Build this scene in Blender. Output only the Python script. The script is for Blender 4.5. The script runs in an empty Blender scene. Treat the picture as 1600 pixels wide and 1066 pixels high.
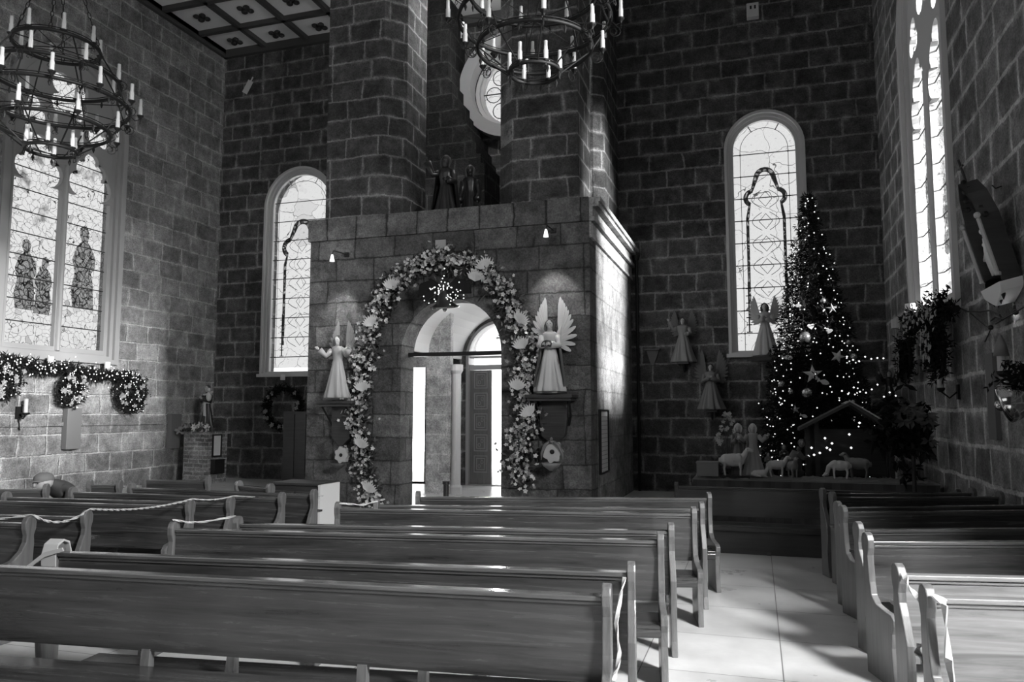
import bpy, math, random
from math import sin, cos, pi, radians
from mathutils import Vector, Matrix
from mathutils.geometry import tessellate_polygon
random.seed(7)
S = bpy.context.scene
COL = S.collection

# ------------------------------------------------------------------ camera, world, sun
F_PX = 1200.0
HC = 1.72
PITCH = math.atan(112 / F_PX)
YAW = math.atan(382 * cos(PITCH) / F_PX)
cam_d = bpy.data.cameras.new('camera')
cam_d.sensor_width = 36.0
cam_d.lens = F_PX / 1600 * 36.0
cam_d.clip_end = 200
cam = bpy.data.objects.new('camera', cam_d)
cam.location = (0, 0, HC)
cam.rotation_euler = (pi / 2 + PITCH, 0, YAW)
COL.objects.link(cam)
S.camera = cam
S.view_settings.view_transform = 'Standard'
S.view_settings.look = 'None'
S.view_settings.gamma = 1
S.view_settings.exposure = 0.0
S.view_settings.use_curve_mapping = False

W = bpy.data.worlds.new('sky')
S.world = W
W.use_nodes = True
W.node_tree.nodes['Background'].inputs[0].default_value = (1, 1, 1, 1)
W.node_tree.nodes['Background'].inputs[1].default_value = 1.8

def sun(name, strength, angle, az, el):
    d = bpy.data.lights.new(name, 'SUN')
    d.energy = strength
    d.angle = radians(angle)
    o = bpy.data.objects.new(name, d)
    # az: compass of the source measured from +X towards +Y
    v = Vector((cos(radians(az)) * cos(radians(el)), sin(radians(az)) * cos(radians(el)), sin(radians(el))))
    o.rotation_euler = v.to_track_quat('Z', 'Y').to_euler()
    o.location = v * 30
    COL.objects.link(o)
    return o
sun('sun', 64.0, 12, -22.0, 12)
def area(name, loc, target, sx, sy, power, spread=180):
    d = bpy.data.lights.new(name, 'AREA'); d.shape = 'RECTANGLE'; d.size = sx; d.size_y = sy; d.energy = power; d.spread = radians(spread)
    o = bpy.data.objects.new(name, d); o.location = loc
    o.rotation_euler = (Vector(loc) - Vector(target)).to_track_quat('Z', 'Y').to_euler()
    COL.objects.link(o); return o
area('right_fill_light', (4.6, 1.2, 5.4), (-1.0, 5.6, 0.3), 1.4, 1.8, 860, 130)  # floating area light added to brighten aisle and pew ends from the right
area('front_fill_light', (-5.0, -3.7, 6.5), (-4.5, 14, 2.5), 9.0, 5.0, 190)  # unseen area light added behind the camera as soft frontal fill

# ------------------------------------------------------------------ sizes of the place
YB, XR, XL, YP = 17.3, 2.6, -13.9, 12.75      # far wall, right wall, left wall, porch front
ZC = 11.67
CAMF = Vector((-sin(YAW) * cos(PITCH), cos(YAW) * cos(PITCH), sin(PITCH)))
CAMR = Vector((cos(YAW), sin(YAW), 0))
CAMU = CAMR.cross(CAMF)
def ray(x, y): return CAMF + CAMR * ((x - 800) / F_PX) + CAMU * ((533 - y) / F_PX)
O = Vector((0, 0, HC))
def aY(x, y, Y): d = ray(x, y); return O + d * (Y / d.y)
def aX(x, y, X): d = ray(x, y); return O + d * (X / d.x)
def aZ(x, y, Z): d = ray(x, y); return O + d * ((Z - HC) / d.z)

# ------------------------------------------------------------------ mesh helpers
class MB:
    def __init__(s): s.v = []; s.f = []
    def add(s, vs, fs):
        n = len(s.v); s.v += [tuple(p) for p in vs]; s.f += [tuple(i + n for i in f) for f in fs]
    def box(s, x0, x1, y0, y1, z0, z1, M=None):
        vs = [Vector(p) for p in ((x0,y0,z0),(x1,y0,z0),(x1,y1,z0),(x0,y1,z0),(x0,y0,z1),(x1,y0,z1),(x1,y1,z1),(x0,y1,z1))]
        if M: vs = [M @ p for p in vs]
        s.add(vs, [(0,3,2,1),(4,5,6,7),(0,1,5,4),(1,2,6,5),(2,3,7,6),(3,0,4,7)])
    def tube(s, pts, r, n=6, closed=False):
        pts = [Vector(p) for p in pts]; N = len(pts)
        rr = r if isinstance(r, (list, tuple)) else [r] * N
        vs = []; prev = None
        for i, p in enumerate(pts):
            if closed: t = pts[(i+1) % N] - pts[i-1]
            else: t = pts[min(i+1, N-1)] - pts[max(i-1, 0)]
            if t.length < 1e-9: t = Vector((0,0,1))
            t.normalize()
            if prev is None:
                a = Vector((0,0,1)) if abs(t.z) < .9 else Vector((1,0,0))
                u = t.cross(a).normalized()
            else:
                u = (prev - t * prev.dot(t))
                u = u.normalized() if u.length > 1e-6 else t.orthogonal().normalized()
            prev = u; w = t.cross(u)
            for k in range(n):
                a = 2*pi*k/n; vs.append(p + (u*cos(a) + w*sin(a)) * rr[i])
        fs = []
        for i in range(N if closed else N-1):
            j = (i+1) % N
            for k in range(n):
                l = (k+1) % n; fs.append((i*n+k, i*n+l, j*n+l, j*n+k))
        if not closed:
            fs.append(tuple(range(n))[::-1]); fs.append(tuple((N-1)*n + k for k in range(n)))
        s.add(vs, fs)
    def lathe(s, prof, n=16, c=(0,0,0), fn=None, sx=1, sy=1, M=None):
        # prof: (radius, z); fn(theta, t) multiplies the radius
        c = Vector(c); vs = []; N = len(prof)
        for i, (r, z) in enumerate(prof):
            for k in range(n):
                a = 2*pi*k/n; q = r * (fn(a, i/(N-1)) if fn else 1)
                p = Vector((q*cos(a)*sx, q*sin(a)*sy, z))
                if M: p = M @ p
                vs.append(c + p)
        fs = [(i*n+k, i*n+(k+1) % n, (i+1)*n+(k+1) % n, (i+1)*n+k) for i in range(N-1) for k in range(n)]
        fs.append(tuple(range(n))[::-1]); fs.append(tuple((N-1)*n + k for k in range(n)))
        s.add(vs, fs)
    def ball(s, c, r, nu=10, nv=7, M=None):
        r = r if isinstance(r, (tuple, list)) else (r, r, r)
        prof = [(max(1e-4, sin(pi*j/nv)), -cos(pi*j/nv)) for j in range(nv+1)]
        vs = []; c = Vector(c)
        for (q, z) in prof:
            for k in range(nu):
                a = 2*pi*k/nu; p = Vector((q*cos(a)*r[0], q*sin(a)*r[1], z*r[2]))
                if M: p = M @ p
                vs.append(c + p)
        fs = [(i*nu+k, i*nu+(k+1) % nu, (i+1)*nu+(k+1) % nu, (i+1)*nu+k) for i in range(nv) for k in range(nu)]
        s.add(vs, fs)
    def prism(s, loops, w0, w1, P):
        # loops: outer outline then holes, 2D; P maps (u, v, w) to space
        flat = [p for l in loops for p in l]
        tri = tessellate_polygon([[Vector((a, b, 0)) for a, b in l] for l in loops])
        n = len(flat)
        vs = [P(a, b, w0) for a, b in flat] + [P(a, b, w1) for a, b in flat]
        fs = [tuple(t) for t in tri] + [tuple(i + n for i in t[::-1]) for t in tri]
        o = 0
        for l in loops:
            m = len(l)
            for i in range(m):
                j = (i+1) % m; fs.append((o+i, o+j, o+j+n, o+i+n))
            o += m
        s.add(vs, fs)
    def build(s, name, mat, parent=None, smooth=False, kind=None, loc=None, bevel=0):
        me = bpy.data.meshes.new(name); me.from_pydata(s.v, [], s.f); me.materials.append(mat)
        import bmesh
        b = bmesh.new(); b.from_mesh(me)
        if len(s.f) < 60000: bmesh.ops.recalc_face_normals(b, faces=b.faces)
        b.to_mesh(me); b.free()
        if smooth: me.polygons.foreach_set('use_smooth', [True] * len(me.polygons))
        o = bpy.data.objects.new(name, me); COL.objects.link(o)
        if parent: o.parent = parent
        if loc: o.location = loc
        if kind: o['kind'] = kind
        if bevel:
            m = o.modifiers.new('bevel', 'BEVEL'); m.width = bevel; m.segments = 2; m.limit_method = 'ANGLE'
        return o

def tag(o, label, cat, group=None, kind=None):
    o['label'] = label; o['category'] = cat
    if group: o['group'] = group
    if kind: o['kind'] = kind
    return o
def thing(name, label, cat, loc=(0,0,0), rz=0, group=None):
    o = bpy.data.objects.new(name, None); COL.objects.link(o); o.empty_display_size = .1
    o.location = loc; o.rotation_euler = (0, 0, rz)
    return tag(o, label, cat, group)
def copy_tree(o, parent=None):
    c = o.copy(); COL.objects.link(c)
    if parent: c.parent = parent
    for ch in [q for q in o.children]: copy_tree(ch, c)
    return c

def PXplane(x0, s=1):      # w grows along +X * s
    return lambda u, v, w: Vector((x0 + s*w, u, v))
def PYplane(y0, s=1):
    return lambda u, v, w: Vector((u, y0 + s*w, v))
def rect(u0, u1, v0, v1): return [(u0,v0),(u1,v0),(u1,v1),(u0,v1)]
def arch(u0, u1, v0, vs, n=20):
    c = (u0+u1)/2; r = (u1-u0)/2
    return [(u0,v0),(u1,v0)] + [(c + r*cos(pi*i/n), vs + r*sin(pi*i/n)) for i in range(n+1)]
def circ(c, d, r, n=28): return [(c + r*cos(2*pi*i/n), d + r*sin(2*pi*i/n)) for i in range(n)]

# ------------------------------------------------------------------ materials
def mat(name, col=.3, rough=.6, metal=0, spec=.5, emit=0, coat=0):
    m = bpy.data.materials.new(name); m.use_nodes = True
    b = m.node_tree.nodes['Principled BSDF']
    b.inputs['Base Color'].default_value = (col, col, col, 1)
    b.inputs['Roughness'].default_value = rough
    b.inputs['Metallic'].default_value = metal
    b.inputs['Specular IOR Level'].default_value = spec
    b.inputs['Coat Weight'].default_value = coat
    b.inputs['Coat Roughness'].default_value = .12
    if emit:
        b.inputs['Emission Color'].default_value = (1,1,1,1); b.inputs['Emission Strength'].default_value = emit
    return m
class NT:
    def __init__(s, m): s.t = m.node_tree; s.b = s.t.nodes['Principled BSDF']
    def n(s, typ, **kw):
        x = s.t.nodes.new(typ)
        for k, v in kw.items():
            if k in x.inputs: x.inputs[k].default_value = v
            else: setattr(x, k, v)
        return x
    def l(s, a, b): s.t.links.new(a, b)
    def math(s, op, a, b=None, clamp=False):
        x = s.t.nodes.new('ShaderNodeMath'); x.operation = op; x.use_clamp = clamp
        for i, q in enumerate((a, b)):
            if q is None: continue
            if isinstance(q, (int, float)): x.inputs[i].default_value = q
            else: s.l(q, x.inputs[i])
        return x.outputs[0]
    def ramp(s, fac, stops):
        x = s.t.nodes.new('ShaderNodeValToRGB'); e = x.color_ramp.elements
        while len(e) < len(stops): e.new(.5)
        for i, (p, c) in enumerate(stops): e[i].position = p; e[i].color = (c, c, c, 1)
        s.l(fac, x.inputs[0]); return x.outputs[0]
    def bump(s, h, st, d=.02):
        x = s.n('ShaderNodeBump'); x.inputs['Strength'].default_value = st; x.inputs['Distance'].default_value = d
        s.l(h, x.inputs['Height']); s.l(x.outputs[0], s.b.inputs['Normal'])

def stone(name, c1, c2, mortar, bw=.62, rh=.40, ms=.022, rough_amt=1.0, bump=.7):
    m = mat(name, rough=.9, spec=.2); t = NT(m)
    g = t.n('ShaderNodeNewGeometry'); sp = t.n('ShaderNodeSeparateXYZ'); t.l(g.outputs['Position'], sp.inputs[0])
    nz = t.n('ShaderNodeTexNoise', Scale=1.3, Detail=3.0); t.l(g.outputs['Position'], nz.inputs['Vector'])
    nf = t.n('ShaderNodeTexNoise', Scale=9.0, Detail=5.0, Roughness=.65); t.l(g.outputs['Position'], nf.inputs['Vector'])
    u = t.math('ADD', sp.outputs[0], sp.outputs[1])
    wob = t.math('MULTIPLY', t.math('SUBTRACT', nz.outputs[0], .5), .14)
    wob2 = t.math('MULTIPLY', t.math('SUBTRACT', nf.outputs[0], .5), .05)
    u = t.math('ADD', t.math('ADD', u, wob), wob2)
    v = t.math('ADD', t.math('ADD', sp.outputs[2], t.math('MULTIPLY', wob, .55)), wob2)
    cb = t.n('ShaderNodeCombineXYZ'); t.l(u, cb.inputs[0]); t.l(v, cb.inputs[1])
    bk = t.n('ShaderNodeTexBrick', offset=.5, squash=1.25, squash_frequency=3)
    for k, q in (('Color1', c1), ('Color2', c2), ('Mortar', mortar)): bk.inputs[k].default_value = (q, q, q, 1)
    bk.inputs['Scale'].default_value = 1; bk.inputs['Mortar Size'].default_value = ms
    bk.inputs['Mortar Smooth'].default_value = .5; bk.inputs['Bias'].default_value = -.1
    bk.inputs['Brick Width'].default_value = bw; bk.inputs['Row Height'].default_value = rh
    t.l(cb.outputs[0], bk.inputs['Vector'])
    nb = t.n('ShaderNodeTexNoise', Scale=3.2, Detail=6.0, Roughness=.7); t.l(g.outputs['Position'], nb.inputs['Vector'])
    st = t.ramp(nb.outputs[0], [(.3, .50), (.5, 1.0), (.70, 1.6)])
    gr = t.n('ShaderNodeTexNoise', Scale=38.0, Detail=4.0, Roughness=.7); t.l(g.outputs['Position'], gr.inputs['Vector'])
    gg = t.ramp(gr.outputs[0], [(.32, .6), (.65, 1.3)])
    mx = t.n('ShaderNodeMix', data_type='RGBA', blend_type='MULTIPLY'); mx.inputs[0].default_value = 1
    b2 = t.n('ShaderNodeTexBrick', offset=.5, squash=1.25, squash_frequency=3)
    b2.inputs['Scale'].default_value = 1; b2.inputs['Mortar Size'].default_value = ms*3.2; b2.inputs['Mortar Smooth'].default_value = 1.0
    b2.inputs['Brick Width'].default_value = bw; b2.inputs['Row Height'].default_value = rh; t.l(cb.outputs[0], b2.inputs['Vector'])
    pz = t.n('ShaderNodeTexNoise', Scale=1.9, Detail=5.0, Roughness=.75); t.l(g.outputs['Position'], pz.inputs['Vector'])
    pf = t.math('MULTIPLY', b2.outputs['Fac'], t.ramp(pz.outputs[0], [(.44, 0), (.60, .95)]))
    ms_ = t.n('ShaderNodeMix', data_type='RGBA'); t.l(pf, ms_.inputs[0]); t.l(bk.outputs[0], ms_.inputs[6]); q_ = mortar*.95; ms_.inputs[7].default_value = (q_, q_, q_, 1)
    t.l(ms_.outputs[2], mx.inputs[6]); t.l(st, mx.inputs[7])
    m2 = t.n('ShaderNodeMix', data_type='RGBA', blend_type='MULTIPLY'); m2.inputs[0].default_value = 1
    t.l(mx.outputs[2], m2.inputs[6]); t.l(gg, m2.inputs[7])
    t.l(m2.outputs[2], t.b.inputs['Base Color'])
    h = t.math('ADD', t.math('MULTIPLY', bk.outputs['Fac'], -.8), t.math('MULTIPLY', nf.outputs[0], 1.3 * rough_amt))
    h = t.math('ADD', h, t.math('MULTIPLY', gr.outputs[0], .5 * rough_amt))
    t.bump(h, bump, .05)
    return m

def wood(name, dark, light, rough=.28, coat=.5, vertical=False, scale=1.0):
    m = mat(name, rough=rough, coat=coat); t = NT(m)
    tc = t.n('ShaderNodeTexCoord'); mp = t.n('ShaderNodeMapping')
    mp.inputs['Scale'].default_value = (26*scale, 26*scale, 1.6) if vertical else (1.3*scale, 20*scale, 24*scale)
    t.l(tc.outputs['Object'], mp.inputs[0])
    n1 = t.n('ShaderNodeTexNoise', Scale=1.0, Detail=6.0, Roughness=.65, Distortion=.6); t.l(mp.outputs[0], n1.inputs['Vector'])
    n2 = t.n('ShaderNodeTexNoise', Scale=1.4, Detail=2.0); t.l(tc.outputs['Object'], n2.inputs['Vector'])
    a = t.math('ADD', t.math('MULTIPLY', n1.outputs[0], .75), t.math('MULTIPLY', n2.outputs[0], .35))
    t.l(t.ramp(a, [(.38, dark), (.68, light)]), t.b.inputs['Base Color'])
    t.l(t.ramp(n1.outputs[0], [(.3, rough*.8), (.7, rough*1.4)]), t.b.inputs['Roughness'])
    t.bump(n1.outputs[0], .12, .003)
    return m

def glass(name, base, scale=4.0, lead=.03, dark=.35, lw=.035):
    m = bpy.data.materials.new(name); m.use_nodes = True; nt = m.node_tree; nt.nodes.clear()
    t = NT.__new__(NT); t.t = nt
    out = t.n('ShaderNodeOutputMaterial'); tr = t.n('ShaderNodeBsdfTransparent'); df = t.n('ShaderNodeBsdfGlossy', Roughness=.15)
    df.inputs[0].default_value = (.06, .06, .06, 1)
    ad = t.n('ShaderNodeAddShader'); t.l(tr.outputs[0], ad.inputs[0]); t.l(df.outputs[0], ad.inputs[1]); t.l(ad.outputs[0], out.inputs[0])
    g = t.n('ShaderNodeNewGeometry')
    wn = t.n('ShaderNodeTexNoise', Scale=2.6, Detail=2.0); t.l(g.outputs['Position'], wn.inputs['Vector'])
    wv = t.n('ShaderNodeVectorMath', operation='SCALE'); wv.inputs['Scale'].default_value = .35; t.l(wn.outputs['Color'], wv.inputs[0])
    av = t.n('ShaderNodeVectorMath', operation='ADD'); t.l(g.outputs['Position'], av.inputs[0]); t.l(wv.outputs[0], av.inputs[1])
    vo = t.n('ShaderNodeTexVoronoi', feature='DISTANCE_TO_EDGE', Scale=scale); t.l(av.outputs[0], vo.inputs['Vector'])
    vc = t.n('ShaderNodeTexVoronoi', feature='F1', Scale=scale); t.l(av.outputs[0], vc.inputs['Vector'])
    ed = t.ramp(vo.outputs['Distance'], [(lw*.35, 0), (lw, 1)])
    sc = t.n('ShaderNodeSeparateColor'); t.l(vc.outputs['Color'], sc.inputs[0])
    cell = t.ramp(sc.outputs[0], [(0, .55), (.06, .9), (.12, 1)])
    pn = t.n('ShaderNodeTexNoise', Scale=1.1, Detail=4.0, Roughness=.6); t.l(g.outputs['Position'], pn.inputs['Vector'])
    reg = t.ramp(pn.outputs[0], [(.33, dark), (.40, 1)])
    fine = t.n('ShaderNodeTexNoise', Scale=13.0, Detail=4.0, Roughness=.7); t.l(g.outputs['Position'], fine.inputs['Vector'])
    fi = t.ramp(fine.outputs[0], [(.33, .25 + .4*(dark > .7)), (.39, 1)])
    x = t.math('MULTIPLY', t.math('MULTIPLY', cell, reg), fi)
    x = t.math('ADD', t.math('MULTIPLY', t.math('MULTIPLY', x, ed), base), lead)
    x = t.math('MAXIMUM', x, g.outputs['Backfacing'])
    t.l(x, tr.inputs[0])
    return m

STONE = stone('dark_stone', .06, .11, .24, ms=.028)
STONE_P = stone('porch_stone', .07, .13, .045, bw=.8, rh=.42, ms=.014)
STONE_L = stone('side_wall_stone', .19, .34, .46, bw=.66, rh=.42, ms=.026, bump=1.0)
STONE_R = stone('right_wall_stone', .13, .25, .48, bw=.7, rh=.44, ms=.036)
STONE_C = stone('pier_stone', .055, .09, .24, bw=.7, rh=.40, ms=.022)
CORN = stone('cornice_stone', .10, .13, .03, bw=.62, rh=3.0, ms=.014)
BRICKP = stone('pedestal_brick', .13, .26, .36, bw=.30, rh=.10, ms=.012)
TRIM = mat('pale_window_stone', .55, .7)
PLASTER = mat('plaster', .6, .8)
GLASS = glass('stained_glass', .40, 7.5, dark=.30, lw=.03)
GLASS2 = glass('pale_stained_glass', .38, 1.6, dark=.9, lw=.008)
GLASSB = glass('beaded_glass', .5, 9.0, lead=.02, dark=.9, lw=.38)
TINT = glass('tinted_glass', .36, 9.0, lead=.03, dark=.5, lw=.10)
IRON = mat('wrought_iron', .006, .6, 0, .3)
LEAD = mat('window_bar', .02, .6)
CANDLE = mat('candle_sleeve', .45, .5)
WOOD = wood('pew_wood', .014, .062, rough=.22)
RAIL = wood('polished_rail_wood', .03, .11, rough=.16, coat=1.0)
WOODE = wood('pew_end_wood', .06, .16, rough=.38, coat=.35, vertical=True)
WOODP = wood('sunlit_toned_pew_wood', .085, .25, rough=.36, coat=.35)  # pew wood lightened to paint in sunlight on the nearest right pews
WOODD = wood('dark_wood', .016, .04, rough=.35, coat=.3)
DOORW = wood('door_wood', .10, .17, rough=.4, coat=.2, vertical=True)
DARK = mat('dark_metal', .02, .4, .3)
WHITE = mat('white_enamel', .72, .45)
PAPER = mat('paper', .55, .8)
RIB = mat('white_ribbon', .42, .5)
NEEDLE = mat('fir_needles', .011, .8, spec=.15)
NEEDLE2 = mat('garland_leaves', .05, .55)
FLOWER = mat('pale_petals', .5, .6)
FLOWERD = mat('grey_petals', .24, .6)
BULB = mat('fairy_bulb', .9, .3, emit=1.3)
LAMP = mat('lit_lamp_shade', .8, .4, emit=1.6)
GREY = mat('grey_panel', .17, .5)
ROBE = mat('painted_plaster_robe', .42, .5)
ROBEM = mat('grey_robe', .17, .5)
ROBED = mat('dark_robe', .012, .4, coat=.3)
SKIN = mat('painted_skin', .42, .5)
HAIR = mat('painted_hair', .05, .6)
WING = mat('feather_wing', .5, .55)
WINGM = mat('grey_wing', .22, .55)
FLEECE = mat('fleece', .5, .8)
CHROME = mat('polished_silver', .55, .12, 1.0)
BARK = mat('bark', .03, .8)
CLOTH = mat('table_cloth', .045, .8)
ORN = mat('silver_ornament', .45, .25, .8)
SHELL = mat('shell_basin', .40, .6)

def floor_mat():
    m = mat('floor_tile', .4, .22, spec=.5); t = NT(m)
    g = t.n('ShaderNodeNewGeometry')
    bk = t.n('ShaderNodeTexBrick', offset=0.0)
    for k, q in (('Color1', .56), ('Color2', .64), ('Mortar', .16)): bk.inputs[k].default_value = (q, q, q, 1)
    bk.inputs['Scale'].default_value = 1; bk.inputs['Mortar Size'].default_value = .004
    bk.inputs['Brick Width'].default_value = .92; bk.inputs['Row Height'].default_value = .92
    mp = t.n('ShaderNodeMapping'); mp.inputs['Location'].default_value = (.80, .1, 0)
    t.l(g.outputs['Position'], mp.inputs[0]); t.l(mp.outputs[0], bk.inputs['Vector'])
    nb = t.n('ShaderNodeTexNoise', Scale=2.2, Detail=7.0, Roughness=.65); t.l(g.outputs['Position'], nb.inputs['Vector'])
    mx = t.n('ShaderNodeMix', data_type='RGBA', blend_type='MULTIPLY'); mx.inputs[0].default_value = 1
    t.l(bk.outputs[0], mx.inputs[6]); t.l(t.ramp(nb.outputs[0], [(.3, .8), (.7, 1.1)]), mx.inputs[7])
    t.l(mx.outputs[2], t.b.inputs['Base Color'])
    t.l(t.ramp(nb.outputs[0], [(.3, .25), (.7, .45)]), t.b.inputs['Roughness'])
    return m
FLOOR = floor_mat()
CEILP = mat('ceiling_panel', .85, .8)
BEAM = mat('ceiling_beam', .06, .7)

# ------------------------------------------------------------------ room shell
def struct(name, mb, m): return mb.build(name, m, kind='structure')
Y0 = -4.0
b = MB(); b.box(XL-.6, XR+.6, Y0, YB+.8, -.3, 0); struct('floor', b, FLOOR)
b = MB(); b.box(-60, 40, YB+.8, 60, -.5, -.12); struct('ground_outside', b, mat('courtyard_paving', .8, .9))
b = MB(); b.box(-40, 20, 34, 34.5, -.12, 4.0); struct('wall_added_backdrop', b, mat('backdrop_wall', .8, .9))  # wall added outside to set how bright the doorway looks
b = MB(); b.box(XL-.6, XR+.6, Y0, YB+.6, ZC+.12, ZC+.4); struct('ceiling', b, CEILP)
b = MB()
xs = [XL + .04 + 1.31*i for i in range(13)]
for x in xs: b.box(x-.06, x+.06, Y0, YB, ZC, ZC+.13)
for j in range(17):
    y = 16.13 - 1.31*j
    if y > Y0: b.box(XL, XR, y-.06, y+.06, ZC, ZC+.128)
b.box(XL, XR, YB-.12, YB, ZC-.1, ZC+.13); b.box(XL, XL+.1, Y0, YB, ZC-.1, ZC+.13)
struct('trim_1', b, BEAM)

bm_ = mat('boss_iron', .03, .6)
for i in range(5):
    for j in range(4):
        cx, cy = XL + .04 + 1.31*(i+.5), 16.13 - 1.31*(j-.5)
        b = MB()
        for k in range(4):
            a = pi/4 + k*pi/2; b.ball((cx + .13*cos(a), cy + .13*sin(a), ZC+.08), (.085, .085, .05), 8, 5)
        b.ball((cx, cy, ZC+.06), (.06, .06, .06), 8, 5); b.build('trim_boss', bm_, kind='structure')
# windows: (u0, u1, sill, spring)
LW = (10.9, 13.95, 2.80, 8.05)
RW = (11.3, 14.45, 3.10, 8.05)
BRW = (-.53, 1.16, 2.96, 7.52)
BLW = (-12.45, -10.32, 2.70, 7.18)
OC = (-5.43, 9.62, 1.02)
DOORO = (-6.66, -4.9, 0.0, 3.05)
# nave windows repeat; the unseen right one is shaped to aim the sun
LWIN = [LW, (5.8, 8.9, 2.8, 8.05), (.9, 4.0, 2.8, 8.05)]
RWIN = [RW, (4.95, 8.1, 4.4, 7.9)]
YT = 4.6
TW = (-3.4, 2.0, 5.6, 7.4)  # added transept and its window, unseen, shaped to let light in from the right
b = MB(); b.box(XR, 8.4, YT-.4, YT-.01, 0, ZC+.1); struct('wall_added_transept_far', b, STONE)
b = MB(); b.box(XL-.6, 8.4, Y0-.4, Y0, 0, ZC+.1); struct('wall_front', b, STONE)
b = MB(); b.prism([rect(Y0, YT-.4, 0, ZC+.1), arch(*TW)], 0, .4, PXplane(8.0)); struct('wall_added_transept_end', b, STONE)
b = MB(); b.box(XR+.6, 8.4, Y0, YT, ZC+.12, ZC+.4); b.box(XR+.6, 8.4, Y0, YT, -.3, 0); struct('floor_added_transept', b, FLOOR)

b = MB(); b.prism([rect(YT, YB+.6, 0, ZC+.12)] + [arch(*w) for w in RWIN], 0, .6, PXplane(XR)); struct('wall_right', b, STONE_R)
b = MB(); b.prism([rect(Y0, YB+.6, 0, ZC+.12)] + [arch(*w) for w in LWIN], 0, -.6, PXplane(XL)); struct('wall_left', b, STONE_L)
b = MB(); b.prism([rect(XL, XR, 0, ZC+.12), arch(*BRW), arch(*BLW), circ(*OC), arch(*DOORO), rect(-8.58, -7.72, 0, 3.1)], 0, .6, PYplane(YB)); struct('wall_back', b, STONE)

b = MB(); b.box(XL, XL+.05, Y0, YB, 1.44, 1.52); struct('trim_8', b, STONE_L)
# ------------------------------------------------------------------ windows
def bar_h(mb, P, u0, u1, v, w, r=.012):
    mb.tube([P(u0, v, w), P(u1, v, w)], r, 5)
def foil(cx, cy, r, k, lobe, rot=0, n=8):
    pts = []
    for i in range(k):
        a0 = 2*pi*i/k + rot; c = (cx + r*cos(a0), cy + r*sin(a0))
        span = pi*.5 + pi/k*.6
        for j in range(n+1):
            a = a0 - span + 2*span*j/n
            pts.append((c[0] + lobe*cos(a), c[1] + lobe*sin(a)))
    return pts
def lancet(u0, u1, v0, vs):
    # cusped head: two side lobes and a top lobe
    c = (u0+u1)/2; r = (u1-u0)/2
    pts = [(u0, v0), (u1, v0), (u1, vs-.25)]
    lob = [(c + r*.52, vs+.02, r*.50, -80, 75), (c + r*.30, vs + r*.62, r*.42, -35, 88), (c, vs + r*1.02, r*.36, -10, 190), (c - r*.30, vs + r*.62, r*.42, 92, 215), (c - r*.52, vs+.02, r*.50, 105, 260)]
    for (x, y, q, a0, a1) in lob:
        for j in range(7):
            a = radians(a0 + (a1-a0)*j/6); pts.append((x + q*cos(a), y + q*sin(a)))
    pts.append((u0, vs-.25))
    return pts
def big_window(idx, P, w, TRIM=TRIM):
    u0, u1, v0, vs = w; c = (u0+u1)/2; R = (u1-u0)/2
    win = bpy.data.objects.new('window_%d' % idx, None); COL.objects.link(win); win['kind'] = 'structure'
    # moulded frame
    b = MB()
    for (a, d, w0, w1) in ((0, .13, -.07, .22), (.13, .22, 0, .22), (.22, .30, .07, .22)):
        inner = arch(u0+d, u1-d, v0+d*.8, vs); b.prism([arch(u0+a, u1-a, v0+a*.8, vs), inner], w0, w1, P)
    b.box(0,0,0,0,0,0) if False else None
    b.build('window_frame', TRIM, win)
    a0, a1 = u0+.30, u1-.30; r = (a1-a0)/2
    # tracery: one plate with two lancets, a top light and two small lights
    lv = vs - 1.35; m = .085
    holes = [lancet(a0+.03, c-m, v0+.3, lv), lancet(c+m, a1-.03, v0+.3, lv)]
    holes.append(foil(c, vs + r*.38, r*.25, 4, r*.20, rot=pi/4))
    for s in (-1, 1):
        holes.append(foil(c + s*r*.66, vs - .12, r*.12, 3, r*.15, rot=pi/2))
    b = MB(); b.prism([arch(a0-.02, a1+.02, v0+.2, vs)] + holes, .06, .16, P)
    b.tube([P(c, v0+.22, .05), P(c, lv+.3, .05)], .055, 8)
    b.build('tracery', TRIM, win)
    b = MB(); b.prism([arch(a0, a1, v0+.22, vs)], .17, .18, P); b.build('glass', GLASS, win)
    b = MB(); n = 10
    for i in range(1, n): 
        v = v0+.3 + (lv + .9 - v0-.3)*i/n
        bar_h(b, P, a0, c-m, v, .15); bar_h(b, P, c+m, a1, v, .15)
    b.build('saddle_bar', LEAD, win)
    # figures in darker glass
    def fig(cu, cv, h, s):
        o = [(-.16,0),(.20,0),(.17,.3),(.13,.42),(.20,.50),(.19,.62),(.10,.74),(.05,.78),(.07,.86),(.05,.94),(-.02,.97),(-.09,.93),(-.09,.84),(-.05,.78),(-.14,.70),(-.20,.55),(-.15,.40),(-.20,.2)]
        return [(cu + s*x*h*.8, cv + y*h) for x, y in o]
    b = MB()
    q = (c - a0)/2
    b.prism([fig(c - q - .12, v0+1.0, 1.5, 1)], .16, .168, P); b.prism([fig(c - q + .30, v0+.95, 1.25, -1)], .155, .165, P)
    b.prism([fig(c + q + .05, v0+1.2, 1.9, 1)], .16, .168, P)
    b.build('tinted_glass', TINT, win)
    return win
k = 1
big_window(1, PXplane(XL, -1), LW, mat('grey_window_stone', .28, .7))
big_window(2, PXplane(XR, 1), RW)
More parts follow.
